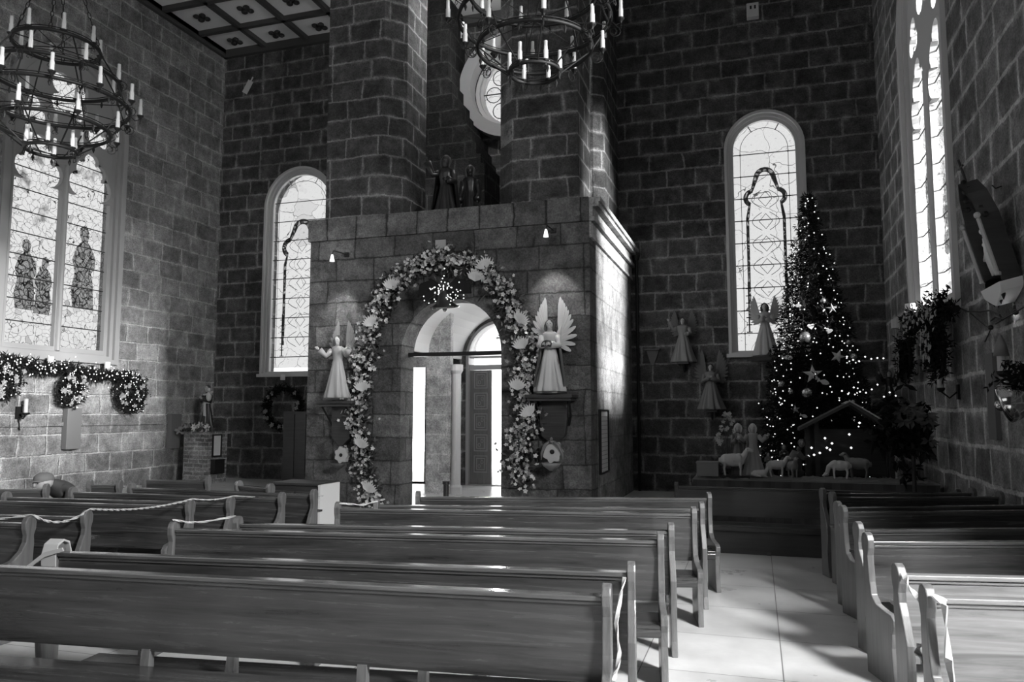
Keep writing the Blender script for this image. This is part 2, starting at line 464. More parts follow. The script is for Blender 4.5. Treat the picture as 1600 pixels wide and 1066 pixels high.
for i, w in enumerate(LWIN[1:] + RWIN[1:] + [TW]):
    P = PXplane(XL, -1) if i < 2 else (PXplane(XR, 1) if i == 2 else PXplane(8.0, 1))
    win = bpy.data.objects.new('window_%d' % (6+i), None); COL.objects.link(win); win['kind'] = 'structure'
    b = MB(); b.prism([arch(*w), arch(w[0]+.25, w[1]-.25, w[2]+.2, w[3])], -.05, .2, P); c = (w[0]+w[1])/2
    b.box(*(sorted((P(c-.08,0,.06).x, P(c-.08,0,.16).x))), c-.08, c+.08, w[2]+.1, w[3]+1.0)
    b.build('window_frame', TRIM, win)
    b = MB(); b.prism([arch(w[0]+.2, w[1]-.2, w[2]+.2, w[3])], .17, .18, P); b.build('glass', GLASS2, win)

def tall_window(idx, w, phase):
    P = PYplane(YB); u0, u1, v0, vs = w; c = (u0+u1)/2
    win = bpy.data.objects.new('window_%d' % idx, None); COL.objects.link(win); win['kind'] = 'structure'
    b = MB()
    d1, d2, d3 = .06, .12, .19
    b.prism([arch(u0, u1, v0, vs), arch(u0+d1, u1-d1, v0+.05, vs)], -.05, .2, P)
    b.prism([arch(u0+d1, u1-d1, v0+.05, vs), arch(u0+d2, u1-d2, v0+.07, vs)], .03, .2, P)
    b.prism([arch(u0+d2, u1-d2, v0+.07, vs), arch(u0+d3, u1-d3, v0+.1, vs)], .09, .2, P)
    b.build('window_frame', TRIM, win)
    b = MB(); b.box(u0-.05, u1+.05, YB-.1, YB+.1, v0-.05, v0+.03); b.build('window_sill', TRIM, win)
    b = MB(); b.prism([arch(u0+.17, u1-.17, v0+.08, vs)], .17, .18, P); b.build('glass', GLASS2, win)
    b = MB(); i0, i1 = u0+.19, u1-.19; r = (i1-i0)/2
    v = v0+.48
    while v < vs + .3:
        bar_h(b, P, i0, i1, v, .15, .011)
        for s in (i0+.15, i1-.15): b.ball(P(s, v, .15), .022, 6, 4)
        v += .50 if idx == 3 else .52
    # inner border line with a rounded head, and radial leads
    for (off, rr) in ((.15, .006),):
        pts = [P(i0+off, v0+.1, .16)] + [P(c - (r-off)*cos(pi*j/16), vs + (r-off)*sin(pi*j/16), .16) for j in range(17)] + [P(i1-off, v0+.1, .16)]
        b.tube(pts, rr, 4)
    for a in (60, 120): b.tube([P(c + (r-.16)*cos(radians(a)), vs + (r-.16)*sin(radians(a)), .16), P(c + r*cos(radians(a)), vs + r*sin(radians(a)), .16)], .01, 4)
    b.build('saddle_bar', LEAD, win)
    # canopy of round panes over the inner picture: a beaded trefoil ring of darker glass
    top = vs - .62; q = r*.62
    def tref(k):
        pts = [(c - q*k, v0+.45), ] if k < 0 else []
        for (x, y, rad, a0, a1) in ((c + q*.62, top-.45, q*.50*k, -60, 80), (c, top, q*.55*k, 10, 170), (c - q*.62, top-.45, q*.50*k, 100, 240)):
            for j in range(9):
                a = radians(a0 + (a1-a0)*j/8); pts.append((x + rad*cos(a), y + rad*sin(a)))
        return pts
    o = tref(1.0); inn = tref(.58)
    b = MB()
    ol = [(c + q*1.0, v0+.8), (c + q*1.0, top-.9)] + o + [(c - q*1.0, top-.9), (c - q*1.0, v0+.8)]
    il = [(c + q*.88, v0+.8), (c + q*.86, top-.9)] + inn + [(c - q*.86, top-.9), (c - q*.88, v0+.8)]
    b.prism([ol + il[::-1]], .156, .164, P)
    b.build('beaded_canopy', GLASSB, win)
    b = MB()
    b.tube([P(x, y, .16) for x, y in ol], .008, 4); b.tube([P(x, y, .16) for x, y in il[1:-1]], .007, 4)
    # scrolls, lozenges and small squares of lead
    rnd = random.Random(phase)
    for j in range(6):
        y = v0+.75 + j*.5
        for s in (-1, 1):
            b.tube([P(c + s*q*.2 + s*q*.5*sin(pi*t/8), y + .4*t/8, .16) for t in range(9)], .006, 4)
        b.tube([P(c + .14*cos(a*pi/2), y + .2 + .17*sin(a*pi/2), .16) for a in range(4)], .008, 4, closed=True)
    for j in range(7):
        y = v0+.5 + j*.16
        for s in (-1, 1): b.box(c + s*q - .06, c + s*q + .06, YB+.155, YB+.165, y, y+.02); b.box(c + s*q - .015, c + s*q + .015, YB+.155, YB+.165, y, y+.16)
    b.build('lead_pattern', LEAD, win)
    return win
tall_window(3, BRW, 3)
tall_window(4, BLW, 5)
# round window
P = PYplane(YB)
win = bpy.data.objects.new('window_5', None); COL.objects.link(win); win['kind'] = 'structure'
b = MB(); b.prism([circ(OC[0], OC[1], OC[2]+.02), circ(OC[0], OC[1], OC[2]-.1)], .05, .3, P)
b.prism([circ(OC[0], OC[1], OC[2]-.1), circ(OC[0], OC[1], OC[2]-.17)], .14, .3, P); b.build('window_frame', TRIM, win)
b = MB(); b.prism([circ(OC[0], OC[1], OC[2]-.12)], .25, .26, P); b.build('glass', GLASS2, win)
b = MB(); bar_h(b, P, OC[0]-1.05, OC[0]+1.0, OC[1], .2, .016)
for i in range(8):
    a = 2*pi*i/8; cx, cz = OC[0] + .6*cos(a), OC[1] + .6*sin(a)
    b.tube([P(cx + .2*cos(t*pi/6), cz + .2*sin(t*pi/6), .235) for t in range(12)], .012, 4, closed=True)
b.tube([P(OC[0] + .34*cos(t*pi/9), OC[1] + .34*sin(t*pi/9), .235) for t in range(18)], .012, 4, closed=True)
b.build('lead_pattern', LEAD, win)
# splayed stone ring round it, standing proud of the wall
b = MB(); b.prism([circ(OC[0], OC[1], OC[2]+.30, 40), circ(OC[0], OC[1], OC[2], 40)], -.34, 0, P); struct('trim_2', b, mat('ring_stone', .36, .8))

# ------------------------------------------------------------------ porch
PX0, PX1 = -8.12, -2.65
AW = (-6.17, -4.24, 0.0, 2.80)
b = MB()
b.prism([rect(PX0, PX1, 0, 5.0), arch(*AW)], 0, .55, PYplane(YP))
struct('wall_porch_front', b, STONE_P)
b = MB(); b.box(PX1-.5, PX1, YP+.55, YB, 0, 5.0); struct('wall_porch_right', b, mat('x', .3) if False else stone('porch_side_stone', .20, .28, .17, bw=.9, rh=.42, ms=.012, bump=.35))
CH = -6.75; CL = -8.6; YI = 15.3
INNER = stone('inner_stone', .30, .42, .46, bw=.8, rh=.42, ms=.014, bump=.4)
ox0, ox1, ox2, oz = aY(636,700,YI).x, aY(665,700,YI).x, aY(703,700,YI).x, aY(650,574,YI).z
b = MB(); ox0 -= .10; b.prism([[(CL, 0), (ox0, 0), (ox0, oz), (ox1, oz), (ox1, 0), (ox2, 0), (ox2, 5.0), (CL, 5.0)]], 0, .15, PYplane(YI)); struct('wall_porch_inner_left', b, INNER)
b = MB(); b.lathe([(.13, 0), (.13, .15), (.10, .2), (.10, 2.55), (.14, 2.62), (.14, 2.75)], 14, (ox2+.1, YI+.1, 0)); struct('trim_7', b, PLASTER)
b = MB(); b.box(CL-.2, CL, 14.5, YB, 0, 5.0); b.box(CL, PX0+.3, 14.5, 14.7, 0, 5.0); b.box(PX0, PX0+.3, YP+.55, 14.5, 0, 5.0); struct('wall_porch_left', b, INNER)
b = MB(); b.box(CL-.2, PX0, 14.5, YB, 5.0, 5.05); struct('ceiling_annex', b, STONE)
b = MB(); b.box(PX0, PX1, YP, YB, 5.0, 5.06); struct('ceiling_porch', b, STONE_P)
# vaulted ceiling of the porch passage
b = MB(); n = 18; cxv = (CH-4.0)/2 - .1; rv = (-4.0-CH)/2 - .1
for (ya, yb_) in ((YP+.56, YB-.02),):
    vs = []; fs = []
    for i in range(n+1):
        a = pi*i/n
        for (rr) in (rv, rv+.08):
            for y in (ya, yb_): vs.append((cxv + rr*cos(a), y, 3.0 + rr*.85*sin(a)))
    for i in range(n):
        o = i*4; q = o+4
        fs += [(o, o+1, q+1, q), (o+2, q+2, q+3, o+3), (o, q, q+2, o+2), (o+1, o+3, q+3, q+1)]
    b.add(vs, fs)
b.build('ceiling_vault', PLASTER, kind='structure', smooth=False)
b = MB(); b.box(-4.0, -3.85, YP+.55, YB, 0, 5.0); struct('wall_porch_inner_right', b, PLASTER)
b = MB(); b.box(AW[0], AW[1], YP+.30, YP+.40, 2.76, 2.83); struct('trim_3', b, DARK)
# cornice
b = MB(); b.box(PX0-.03, PX1+.0, YP-.05, YP+.30, 5.0, 5.42); struct('trim_4', b, CORN)
b = MB()
for (o, z0, z1) in ((.05, 4.72, 4.78), (.03, 4.78, 5.0), (.10, 5.0, 5.08), (.06, 5.08, 5.26), (.16, 5.26, 5.34), (.20, 5.34, 5.42)):
    b.box(PX1-.3, PX1+o, YP+.0 if o > .09 else YP+.002, YB, z0, z1)
struct('trim_5', b, stone('pale_cornice', .30, .36, .22, bw=1.2, rh=.5, ms=.008, bump=.2))
b = MB(); b.box(PX0+.02, PX1-.31, YP+.31, YB, 5.06, 5.10); struct('trim_6', b, STONE)

d = bpy.data.lights.new('porch_fill_light', 'POINT'); d.energy = 60; d.shadow_soft_size = .12  # unseen point light added to brighten the porch vault
o = bpy.data.objects.new('porch_fill_light', d); o.location = (-4.7, 14.2, 3.3); COL.objects.link(o)
# piers standing on the porch
def poly_wall(name, pts, z0, z1, m):
    b = MB(); b.prism([pts], z0, z1, lambda u, v, w: Vector((u, v, w))); return struct(name, b, m)
yA = 13.3
poly_wall('wall_pier_left', [(-8.15, yA), (-6.90, yA), (-6.55, yA+.35), (-6.55, yA+1.3), (-6.9, yA+1.6), (-8.15, yA+1.6)], 5.1, ZC+.1, STONE_C)
poly_wall('wall_pier_right', [(-4.22, yA), (-2.96, yA), (-2.96, 14.4), (-3.2, 14.7), (-4.1, 14.7), (-4.55, 14.4), (-4.55, yA+.33)], 5.1, ZC+.1, STONE_C)
poly_wall('wall_pier_far', [(-4.1, 15.4), (-3.1, 15.4), (-2.9, 15.6), (-2.9, YB), (-4.1, YB)], 5.1, ZC+.1, STONE_C)
# stepped buttress beside the round window; recess shade is put into its dark stone
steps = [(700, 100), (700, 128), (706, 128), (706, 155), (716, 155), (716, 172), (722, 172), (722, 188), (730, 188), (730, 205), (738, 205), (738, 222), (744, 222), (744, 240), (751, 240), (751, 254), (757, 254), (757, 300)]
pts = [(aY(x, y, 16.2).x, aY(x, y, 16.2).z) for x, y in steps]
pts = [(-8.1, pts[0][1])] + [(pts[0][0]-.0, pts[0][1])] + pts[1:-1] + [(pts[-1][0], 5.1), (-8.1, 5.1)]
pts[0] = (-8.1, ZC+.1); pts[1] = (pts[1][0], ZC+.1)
b = MB(); b.prism([pts], 0, YB-16.2, PYplane(16.2)); struct('wall_buttress', b, stone('shade_toned_stone', .02, .035, .06))

zc_ = aY(752, 27, YB).z
b = MB(); b.box(-6.7, -4.0, 13.3, YB, zc_, zc_+.1); struct('ceiling_niche', b, PLASTER)
b = MB(); b.box(-6.7, -4.0, YB-.2, YB, zc_-.22, zc_); struct('trim_9', b, BEAM)
d = bpy.data.lights.new('niche_fill_light', 'POINT'); d.energy = 130; d.shadow_soft_size = .1; o = bpy.data.objects.new('niche_fill_light', d); o.location = (-5.5, 14.6, 10.0); COL.objects.link(o)  # unseen point light added to brighten the niche ceiling and round window
# outer door of the porch
P = PYplane(YB)
dr = bpy.data.objects.new('door_1', None); COL.objects.link(dr); dr['kind'] = 'structure'
u0, u1, v0, vs = DOORO
b = MB(); b.prism([arch(u0-.0, u1+.0, 0, vs), arch(u0+.07, u1-.07, 0.02, vs)], .02, .4, P)
b.box(u0, u1, YB+.1, YB+.3, vs-.30, vs-.18); b.box(u0, u1, YB+.12, YB+.26, vs-.02, vs+.03)
b.prism([arch(u0+.16, u1-.16, vs+.05, vs+.06), arch(u0+.2, u1-.2, vs+.09, vs+.1)], .12, .2, P)
b.build('door_frame', mat('door_frame_paint', .32, .5), dr)
b = MB(); b.box(u0+.07, u0+.62, YB+.14, YB+.2, .02, vs-.31)
b.build('door_leaf', DOORW, dr)
b = MB()
for j in range(5):
    z = .30 + j*.50
    for (a, d) in ((0, .02), (.06, .015)):
        x0, x1, z0, z1 = u0+.18+a, u0+.52-a, z+a, z+.40-a
        b.box(x0, x1, YB+.12, YB+.14, z0, z0+d); b.box(x0, x1, YB+.12, YB+.14, z1-d, z1)
        b.box(x0, x0+d, YB+.12, YB+.14, z0, z1); b.box(x1-d, x1, YB+.12, YB+.14, z0, z1)
    for s in (-1, 1): b.tube([(u0+.35 + s*.035 + .03*cos(t*pi/4)*s, YB+.125, z+.2 + s*.05 + .045*sin(t*pi/4)) for t in range(8)], .008, 4, closed=True)
b.build('carved_panel', mat('door_relief', .30, .5), dr)

# ------------------------------------------------------------------ pews
def end_profile(kind, arms=False):
    if kind == 'pew' and not arms:
        return [(.028, 0), (.028, .55), (.034, .70), (.028, .77), (.045, .82), (.048, .87), (.03, .905), (-.005, .92), (-.04, .905), (-.058, .87), (-.055, .82), (-.04, .77), (-.045, .70), (-.055, .60), (-.075, .52), (-.13, .475), (-.24, .46), (-.33, .455), (-.372, .43), (-.372, .39), (-.345, .34), (-.33, .25), (-.34, .12), (-.36, 0)]
    head = [(.028, 0), (.028, .55), (.034, .70), (.028, .77), (.045, .82), (.048, .87), (.03, .905), (-.005, .92), (-.04, .905), (-.058, .87), (-.055, .82), (-.04, .77), (-.045, .72), (-.075, .66)]
    if kind == 'pew': return head + [(-.15, .60), (-.27, .575), (-.34, .56), (-.375, .52), (-.37, .47), (-.34, .42), (-.33, .30), (-.34, .12), (-.36, 0)]
    return head + [(-.10, .60), (-.13, .52), (-.13, .40), (-.11, .25), (-.12, .1), (-.15, 0)]
nP = [0]
def pew(pl, pr, kind, label, cat='pew', group=None, wood=None, ends=(True, True), kneel=True, wood_e=None, closed=False):
    """pl, pr: left and right end of the top rail on the plane z=.86"""
    wd = wood or WOOD; we = wood_e or WOODE
    pl = Vector((pl[0], pl[1], 0)); pr = Vector((pr[0], pr[1], 0))
    d = pl - pr; L = d.length; rz = math.atan2(d.y, d.x) - pi      # local -x runs from right end to left end
    t = thing('church_pew' if kind == 'pew' else 'kneeling_desk', label, cat, (pr.x, pr.y, 0), rz, group)
    PP = lambda x0: (lambda u, v, w: Vector((x0 + w, u, v)))
    prof = end_profile(kind, not kneel)
    for e, x0 in ((1, -.045), (0, -L)):
        if not ends[e]: continue
        b = MB(); b.prism([prof], 0, .045, PP(x0)); b.build('pew_end', we, t, bevel=.006)
    xa, xb = -L + (.045 if ends[0] else 0), -.045 if ends[1] else 0
    b = MB()
    zb = .46 if kind == 'pew' else .40
    b.box(xa, xb, -.014, .014, zb, .835)
    b.build('back_board', wd, t)
    b = MB(); b.box(xa, xb, -.032, .038, .835, .86); b.box(xa, xb, -.022, .026, .815, .835); b.build('top_rail', RAIL if wd is WOOD else wd, t, bevel=.005)
    if kind == 'pew':
        b = MB(); b.box(xa, xb, -.36, -.03, .365, .39); b.box(xa, xb, -.36, -.33, .31, .365); b.build('seat', wd, t, bevel=.005)
    else:
        if kneel:
            b = MB(); b.box(xa+.1, xb-.1, .10, .26, .15, .18)
            for x in (xa+.3, (xa+xb)/2, xb-.3): b.prism([[(.06, 0), (.30, 0), (.20, .15), (.12, .15)]], 0, .04, PP(x))
            b.build('kneeler', wd, t)
        b = MB(); b.box(xa, xb, .014, .20, .66, .68); b.build('book_shelf', wd, t)
    n = max(1, int(L/1.6)); sup = [(-.014, zb), (.014, zb), (.02, 0), (-.10, 0)] if kind != 'pew' else [(.02, .47), (.02, 0), (-.32, 0), (-.26, .12), (-.28, .30), (-.32, .364), (-.03, .364), (-.02, .47)]
    for i in range(n):
        x = xa + (xb-xa)*(i+1)/(n+1)
        b = MB(); b.prism([sup], 0, .05, PP(x)); b.build('leg_panel', we, t)
    if closed:
        b = MB(); b.box(xa, xb, -.30, -.28, .0, .31); b.build('front_board', wd, t)
    return t
def zp(x, y): q = aZ(x, y, .86); return (q.x, q.y)
# centre block
PEWS = [
 ((-75, 881), (956, 931), 'pew', 'long glossy wooden pew nearest the camera, front row of the centre block', None),
 ((85, 862), (993, 894), 'desk', 'wooden kneeling desk directly behind the nearest long pew, white cloth band on its left end', None),
 ((268, 826), (1037, 844), 'pew', 'long wooden pew, second seat row of the centre block', None),
 ((368, 818), (1053, 829), 'desk', 'kneeling desk tight behind the second long pew of the centre block', None),
 ((525, 794), (1088, 802), 'pew', 'dark wooden pew in the third seat row of the centre block, rounded left end', None),
 ((585, 789), (1100, 794), 'desk', 'dark kneeling desk behind the third centre pew, below the flower garland foot', None),
 ((650, 776), (1111, 778), 'pew', 'rearmost dark pew of the centre block, right in front of the bright doorway', None),
]
PW = []
for (l, r, kd, lab, w) in PEWS:
    PW.append(pew(zp(*l), zp(*r), kd, lab, 'pew' if kd == 'pew' else 'kneeling desk', wood=w))
# right block
RP = [
 ((1440, 932), (1760, 941), 'pew', 'sunlit-toned grained pew at the lower right corner with a long ribbon on its end', WOODP),
 ((1397, 897), (1760, 905), 'desk', 'wooden desk just behind the sunlit-toned grained pew of the right block', WOODP),
 ((1350, 845), (1720, 846), 'pew', 'dark pew across the right block, third rail from the camera', None),
 ((1336, 827), (1700, 825), 'desk', 'dark kneeling desk across the right block, fourth rail from the camera', None),
 ((1313, 800), (1650, 797), 'pew', 'dark pew of the right block, fifth rail from the camera', None),
 ((1305, 793), (1620, 789), 'desk', 'dark kneeling desk of the right block, sixth rail from the camera', None),
 ((1297, 777), (1565, 776), 'pew', 'dark pew of the right block, seventh rail from the camera', None),
 ((1282, 771), (1522, 770), 'desk', 'dark desk of the right block, farthest and closest to the nativity table', None),
]
for (l, r, kd, lab, w) in RP:
    a = zp(*l); c = zp(*r); x1 = min(c[0], XR - .08)
    c = (x1, a[1] + (c[1]-a[1])*(x1-a[0])/max(.01, c[0]-a[0]))
    pew(a, c, kd, lab, 'pew' if kd == 'pew' else 'kneeling desk', wood=w)
# pew across the end of the aisle
pew((-1.04, 10.28), (2.25, 10.28), 'pew', 'dark closed-front pew standing across the end of the aisle', wood=WOODD, wood_e=WOODD, closed=True, ends=(True, True)).scale = (1, 1, .90)
# left block
LP = [
 ((-260, 806), (50, 818), 'pew', 'left-block pew end at the left picture edge, round knob tied with ribbon', None),
 ((-200, 800), (140, 808), 'desk', 'left-block desk behind the leftmost ribboned pew end', None),
 ((-60, 781), (301, 791), 'pew', 'left-block pew with a bright glare patch on its back board', None),
 ((8, 777), (364, 786), 'desk', 'left-block desk behind the pew with the glare patch', None),
 ((112, 769), (444, 778), 'pew', 'dark left-block pew under the wreaths, round knob at its left end', None),
 ((204, 762), (494, 773), 'desk', 'dark left-block desk with ribboned pale end beside the cupboard', None),
]
for (l, r, kd, lab, w) in LP:
    pew(zp(*l), zp(*r), kd, lab, 'pew' if kd == 'pew' else 'kneeling desk', wood=w, kneel=False)
def short(xl, xr, y, Y, kd, lab):
    a = aY(xl, y, Y); c = aY(xr, y, Y); return pew((a.x, Y), (c.x, Y), kd, lab)
def zq(x, y, z=.86): q = aZ(x, y, z); return (q.x, q.y)
pew(zq(225, 750), zq(328, 751), 'pew', 'short dark pew in front of the brick pedestal of the saint')
pew(zq(138, 757), zq(190, 757), 'pew', 'short dark pew below the rightmost wreath, beside the bowed person')
pew(zq(-30, 765), zq(76, 764), 'pew', 'dark pew at the far left edge in front of the stone wall')
pew(zq(372, 758), zq(425, 763), 'desk', 'short dark desk between the saint pedestal and the cupboard')

# cupboard with a pale side
a = aY(426, 757, 9.2); c = aY(501, 757, 9.2); e = aX(531, 757, c.x)
t = thing('cupboard', 'dark low cupboard with a pale side panel beside the centre aisle', 'cupboard', (c.x, 9.2, 0))
wdt = c.x - a.x; dp = e.y - 9.2
b = MB(); b.box(-wdt, -.03, 0, dp, 0, a.z); b.build('body', WOODD, t)
b = MB(); b.box(-.03, 0, -.01, dp, 0, a.z+.01); b.build('side_panel', PLASTER, t)
b = MB(); b.box(-wdt-.02, -.03, -.03, dp, a.z, a.z+.03); b.build('top', WOODD, t)
b = MB(); b.box(-wdt+.05, -wdt/2-.02, -.02, 0, .08, a.z-.08); b.box(-wdt/2, -.08, -.02, 0, .08, a.z-.08); b.build('door', WOODD, t)

# ------------------------------------------------------------------ chandeliers
def ring_pts(r, z, n=48): return [(r*cos(2*pi*k/n), r*sin(2*pi*k/n), z) for k in range(n)]
TIERS = [(.33, -.76, 6, 0, 0), (.75, -.43, 8, .16, .2), (1.0, -.05, 12, .14, .1), (.86, .33, 8, 0, .3), (.57, .80, 8, .0, 0)]
def chandelier(loc, label, lab2):
    t = thing('chandelier', label, 'chandelier', loc, .2, 'ring chandeliers with candles')
    for (r, z, n, out, ph) in TIERS:
        b = MB(); b.tube(ring_pts(r, z), .026, 6, closed=True)
        b.tube(ring_pts(r, z+.05), .008, 4, closed=True)
        b.build('ring', IRON, t, smooth=True)
    # uprights running in a curve through all rings
    for k in range(8):
        a = 2*pi*k/8 + .2; pts = [(r*cos(a), r*sin(a), z) for (r, z, n, o, p) in TIERS]
        fine = []
        for i in range(len(pts)-1):
            for j in range(4):
                f = j/4; p = Vector(pts[i]).lerp(Vector(pts[i+1]), f); p *= 1; fine.append(p)
        fine.append(Vector(pts[-1]))
        b = MB(); b.tube(fine, .011, 5)
        # scrolls
        for (r, z, n, out, ph) in TIERS[1:4]:
            for s in (-1, 1):
                sc = []
                for q in range(13):
                    u = q/12*2.4*pi; rad = .085*(1 - q/16)
                    sc.append(((r+.07 + rad*cos(u)*1.0)*cos(a), (r+.07 + rad*cos(u)*1.0)*sin(a), z - .09 + s*.0 + rad*sin(u)*s))
                b.tube(sc, .006, 4)
        b.build('scroll_strap', IRON, t)
    # candles
    for (r, z, n, out, ph) in TIERS:
        for k in range(n):
            a = 2*pi*k/n + ph; R = r + out
            b = MB(); x, y = R*cos(a), R*sin(a)
            if out:
                b.tube([(r*cos(a), r*sin(a), z), ((r+out*.5)*cos(a), (r+out*.5)*sin(a), z-.06), (x, y, z-.03), (x, y, z+.02)], .007, 4)
            b.lathe([(.008, -.06), (.02, -.03), (.045, 0), (.05, .015), (.02, .02)], 8, (x, y, z+.02))
            for s in (-1, 1): b.tube([(x + .03*cos(a+pi/2)*s*q2, y + .03*sin(a+pi/2)*s*q2, z-.02-.03*q) for q, q2 in ((0, 0), (1, 1), (2, 1.4), (2.6, .6), (2.0, .3))], .004, 4)
            h = b.build('candle_holder', IRON, t)
            b = MB(); b.lathe([(.030, 0), (.030, .13), (.024, .135), (.024, .25), (.010, .255)], 8, (x, y, z+.035)); b.build('candle', CANDLE, h, smooth=False)
    # small drop finials
    for (r, z, n, out, ph) in TIERS[:4]:
        for k in range(8):
            b = MB(); a = 2*pi*k/8 + .6; b.lathe([(.004, .0), (.012, -.04), (.022, -.07), (.006, -.12)], 5, (r*cos(a), r*sin(a), z)); b.build('finial', IRON, t)
    # spokes and chains
    b = MB()
    for k in range(4):
        a = pi*k/4 + .2; b.tube([(-.57*cos(a), -.57*sin(a), .80), (.57*cos(a), .57*sin(a), .80)], .008, 4)
        b.tube([(-1.05*cos(a), -1.05*sin(a), -.05), (1.05*cos(a), 1.05*sin(a), -.05)], .007, 4)
    b.build('spoke', IRON, t)
    top = ZC - loc[2]
    for k in range(4):
        a = pi*k/2 + .5; b = MB(); p0 = Vector((.57*cos(a), .57*sin(a), .82)); p1 = Vector((0, 0, 2.6)); L = (p1-p0).length; n = int(L/.10)
        d = (p1-p0).normalized(); s1 = d.cross(Vector((sin(a), -cos(a), 0))).normalized(); s2 = d.cross(s1)
        for i in range(n):
            c = p0 + d*(i+.5)*L/n; sd = s1 if i % 2 else s2
            b.tube([c + d*.06*cos(q*pi/3) + sd*.022*sin(q*pi/3) for q in range(6)], .006, 4, closed=True)
        b.build('chain', IRON, t)
    b = MB(); b.tube([(0,0,2.6), (0,0,top)], .018, 6); b.lathe([(.0, 2.5), (.06, 2.56), (.0, 2.62)], 8); b.build('hanging_rod', IRON, t)
    return t
dL = ray(84, 156).normalized()*13.5 + O
dR = ray(835, 27).normalized()*11.0 + O
chandelier(tuple(dL), 'left iron chandelier of stacked rings, hanging in front of the big left window', 0)
chandelier(tuple(dR), 'iron chandelier hanging at the top centre in front of the porch piers', 0)

# ------------------------------------------------------------------ foliage helpers
def leaf(mb, c, d, up, L, Wd):
    d = d.normalized(); s = d.cross(up)
    if s.length < 1e-4: s = d.orthogonal()
    s.normalize(); n = s.cross(d)
    mb.add([c, c + d*L*.5 + s*Wd + n*Wd*.3, c + d*L, c + d*L*.5 - s*Wd + n*Wd*.3], [(0,1,2,3)])
def rv(rnd): 
    while True:
        v = Vector((rnd.uniform(-1,1), rnd.uniform(-1,1), rnd.uniform(-1,1)))
        if .05 < v.length < 1: return v.normalized()
def tuft(mb, rnd, c, r, n, L, Wd, bias=None):
    for _ in range(n):
        d = rv(rnd)
        if bias is not None: d = (d + bias*.8).normalized()
        leaf(mb, c + rv(rnd)*r*rnd.random(), d, rv(rnd), L*rnd.uniform(.6, 1.2), Wd)
def blossom(mb, rnd, c, r):
    n = rv(rnd); n.y = -abs(n.y) - .4; n.normalize(); u = n.orthogonal().normalized(); w = n.cross(u)
    for k in range(5):
        a = 2*pi*k/5; d = u*cos(a) + w*sin(a)
        leaf(mb, c, (d + n*.35), n, r, r*.38)
    mb.ball(c + n*r*.15, r*.16, 5, 4)
def bulbs(mb, pts, r):
    for p in pts:
        x, y, z = p; mb.add([(x+r,y,z),(x-r,y,z),(x,y+r,z),(x,y-r,z),(x,y,z+r),(x,y,z-r)], [(0,2,4),(2,1,4),(1,3,4),(3,0,4),(2,0,5),(1,2,5),(3,1,5),(0,3,5)])

# flower garland arch around the porch doorway
rnd = random.Random(11)
path = [(583,786),(575,740),(566,690),(562,640),(566,600),(574,560),(580,520),(592,490),(610,455),(635,430),(665,412),(700,402),(735,408),(762,425),(785,450),(802,480),(812,520),(820,560),(826,600),(828,640),(822,680),(812,720),(820,755)]
pts = [aY(x, y, YP-.14) for x, y in path]
dense = []
for i in range(len(pts)-1):
    for j in range(8): dense.append(pts[i].lerp(pts[i+1], j/8))
t = thing('flower_garland', 'leafy garland of pale flowers framing the arch of the porch doorway', 'garland', (pts[0].x, YP-.14, 0))
base = Vector((pts[0].x, YP-.14, 0))
b = MB(); b.tube([p - base for p in dense], .07, 6); b.build('stem', NEEDLE, t)
b = MB()
for p in dense:
    for _ in range(5): tuft(b, rnd, p - base + Vector((rnd.gauss(0,.10), rnd.uniform(-.10,.06), rnd.gauss(0,.09))), .07, 9, .13, .022)
b.build('foliage', NEEDLE2, t, kind='stuff')
b = MB(); b2 = MB()
for p in dense:
    for _ in range(rnd.choice((5, 7, 9, 12))):
        c = p - base + Vector((rnd.gauss(0,.135), rnd.uniform(-.20,-.08), rnd.gauss(0,.10)))
        blossom(b if rnd.random() < .55 else b2, rnd, c, rnd.uniform(.03, .055))
b.build('pale_blossoms', FLOWER, t, kind='stuff'); b2.build('dim_blossoms', FLOWERD, t, kind='stuff')
for (x, y) in ((567,612),(582,510),(562,700),(612,452),(742,440),(810,505),(818,545),(808,610),(760,420),(830,650),(575,770)):
    p = aY(x, y, YP-.34) - base; b = MB(); n = 9
    ang = rnd.uniform(-.6, .6)
    for k in range(n):
        a = -pi/2 - .9 + 1.8*k/(n-1) + ang + pi; leaf(b, p, Vector((cos(a), -.15, sin(a))), Vector((0,-1,.1)), .22, .035)
    b.build('fan_leaf', FLOWER, t)

# bell with bow at the crown of the arch
p0 = aY(695, 480, YP-.46)
t = thing('christmas_bell', 'dark bell under a dark bow of fairy lights at the top of the arch', 'bell', tuple(p0))
b = MB(); b.lathe([(.0, .30), (.06, .29), (.10, .24), (.12, .15), (.15, .07), (.22, .02), (.245, 0), (.22, -.01), (.17, .01)], 24, M=Matrix.Rotation(.2, 3, 'X')); b.build('bell_body', DARK, t, smooth=True)
b = MB(); b.tube([Matrix.Rotation(.2, 3, 'X') @ Vector((.245*cos(a*pi/12), .245*sin(a*pi/12), -.0)) for a in range(24)], .014, 5, closed=True); b.build('rim', CHROME, t)
b = MB(); b.tube([(0,0,.2), (0,0,-.02)], .008, 5); b.ball((0,0,-.04), .04); b.build('clapper', CHROME, t)
b = MB()
for s in (-1, 1):
    b.prism([[(0,.30), (s*.22,.50), (s*.46,.42), (s*.50,.22), (s*.22,.20)]], -.07, .02, lambda u, v, w: Vector((u, w, v)))
b.prism([[(-.06,.28),(-.34,.08),(-.44,.16),(-.10,.36)]], -.1, -.06, lambda u, v, w: Vector((u, w, v)))
b.build('bow', NEEDLE, t, bevel=.02)
b = MB(); bulbs(b, [(rnd.gauss(.03,.17), -.12, .24 + rnd.gauss(0,.12)) for _ in range(70)], .014); b.build('fairy_lights', BULB, t, kind='stuff')

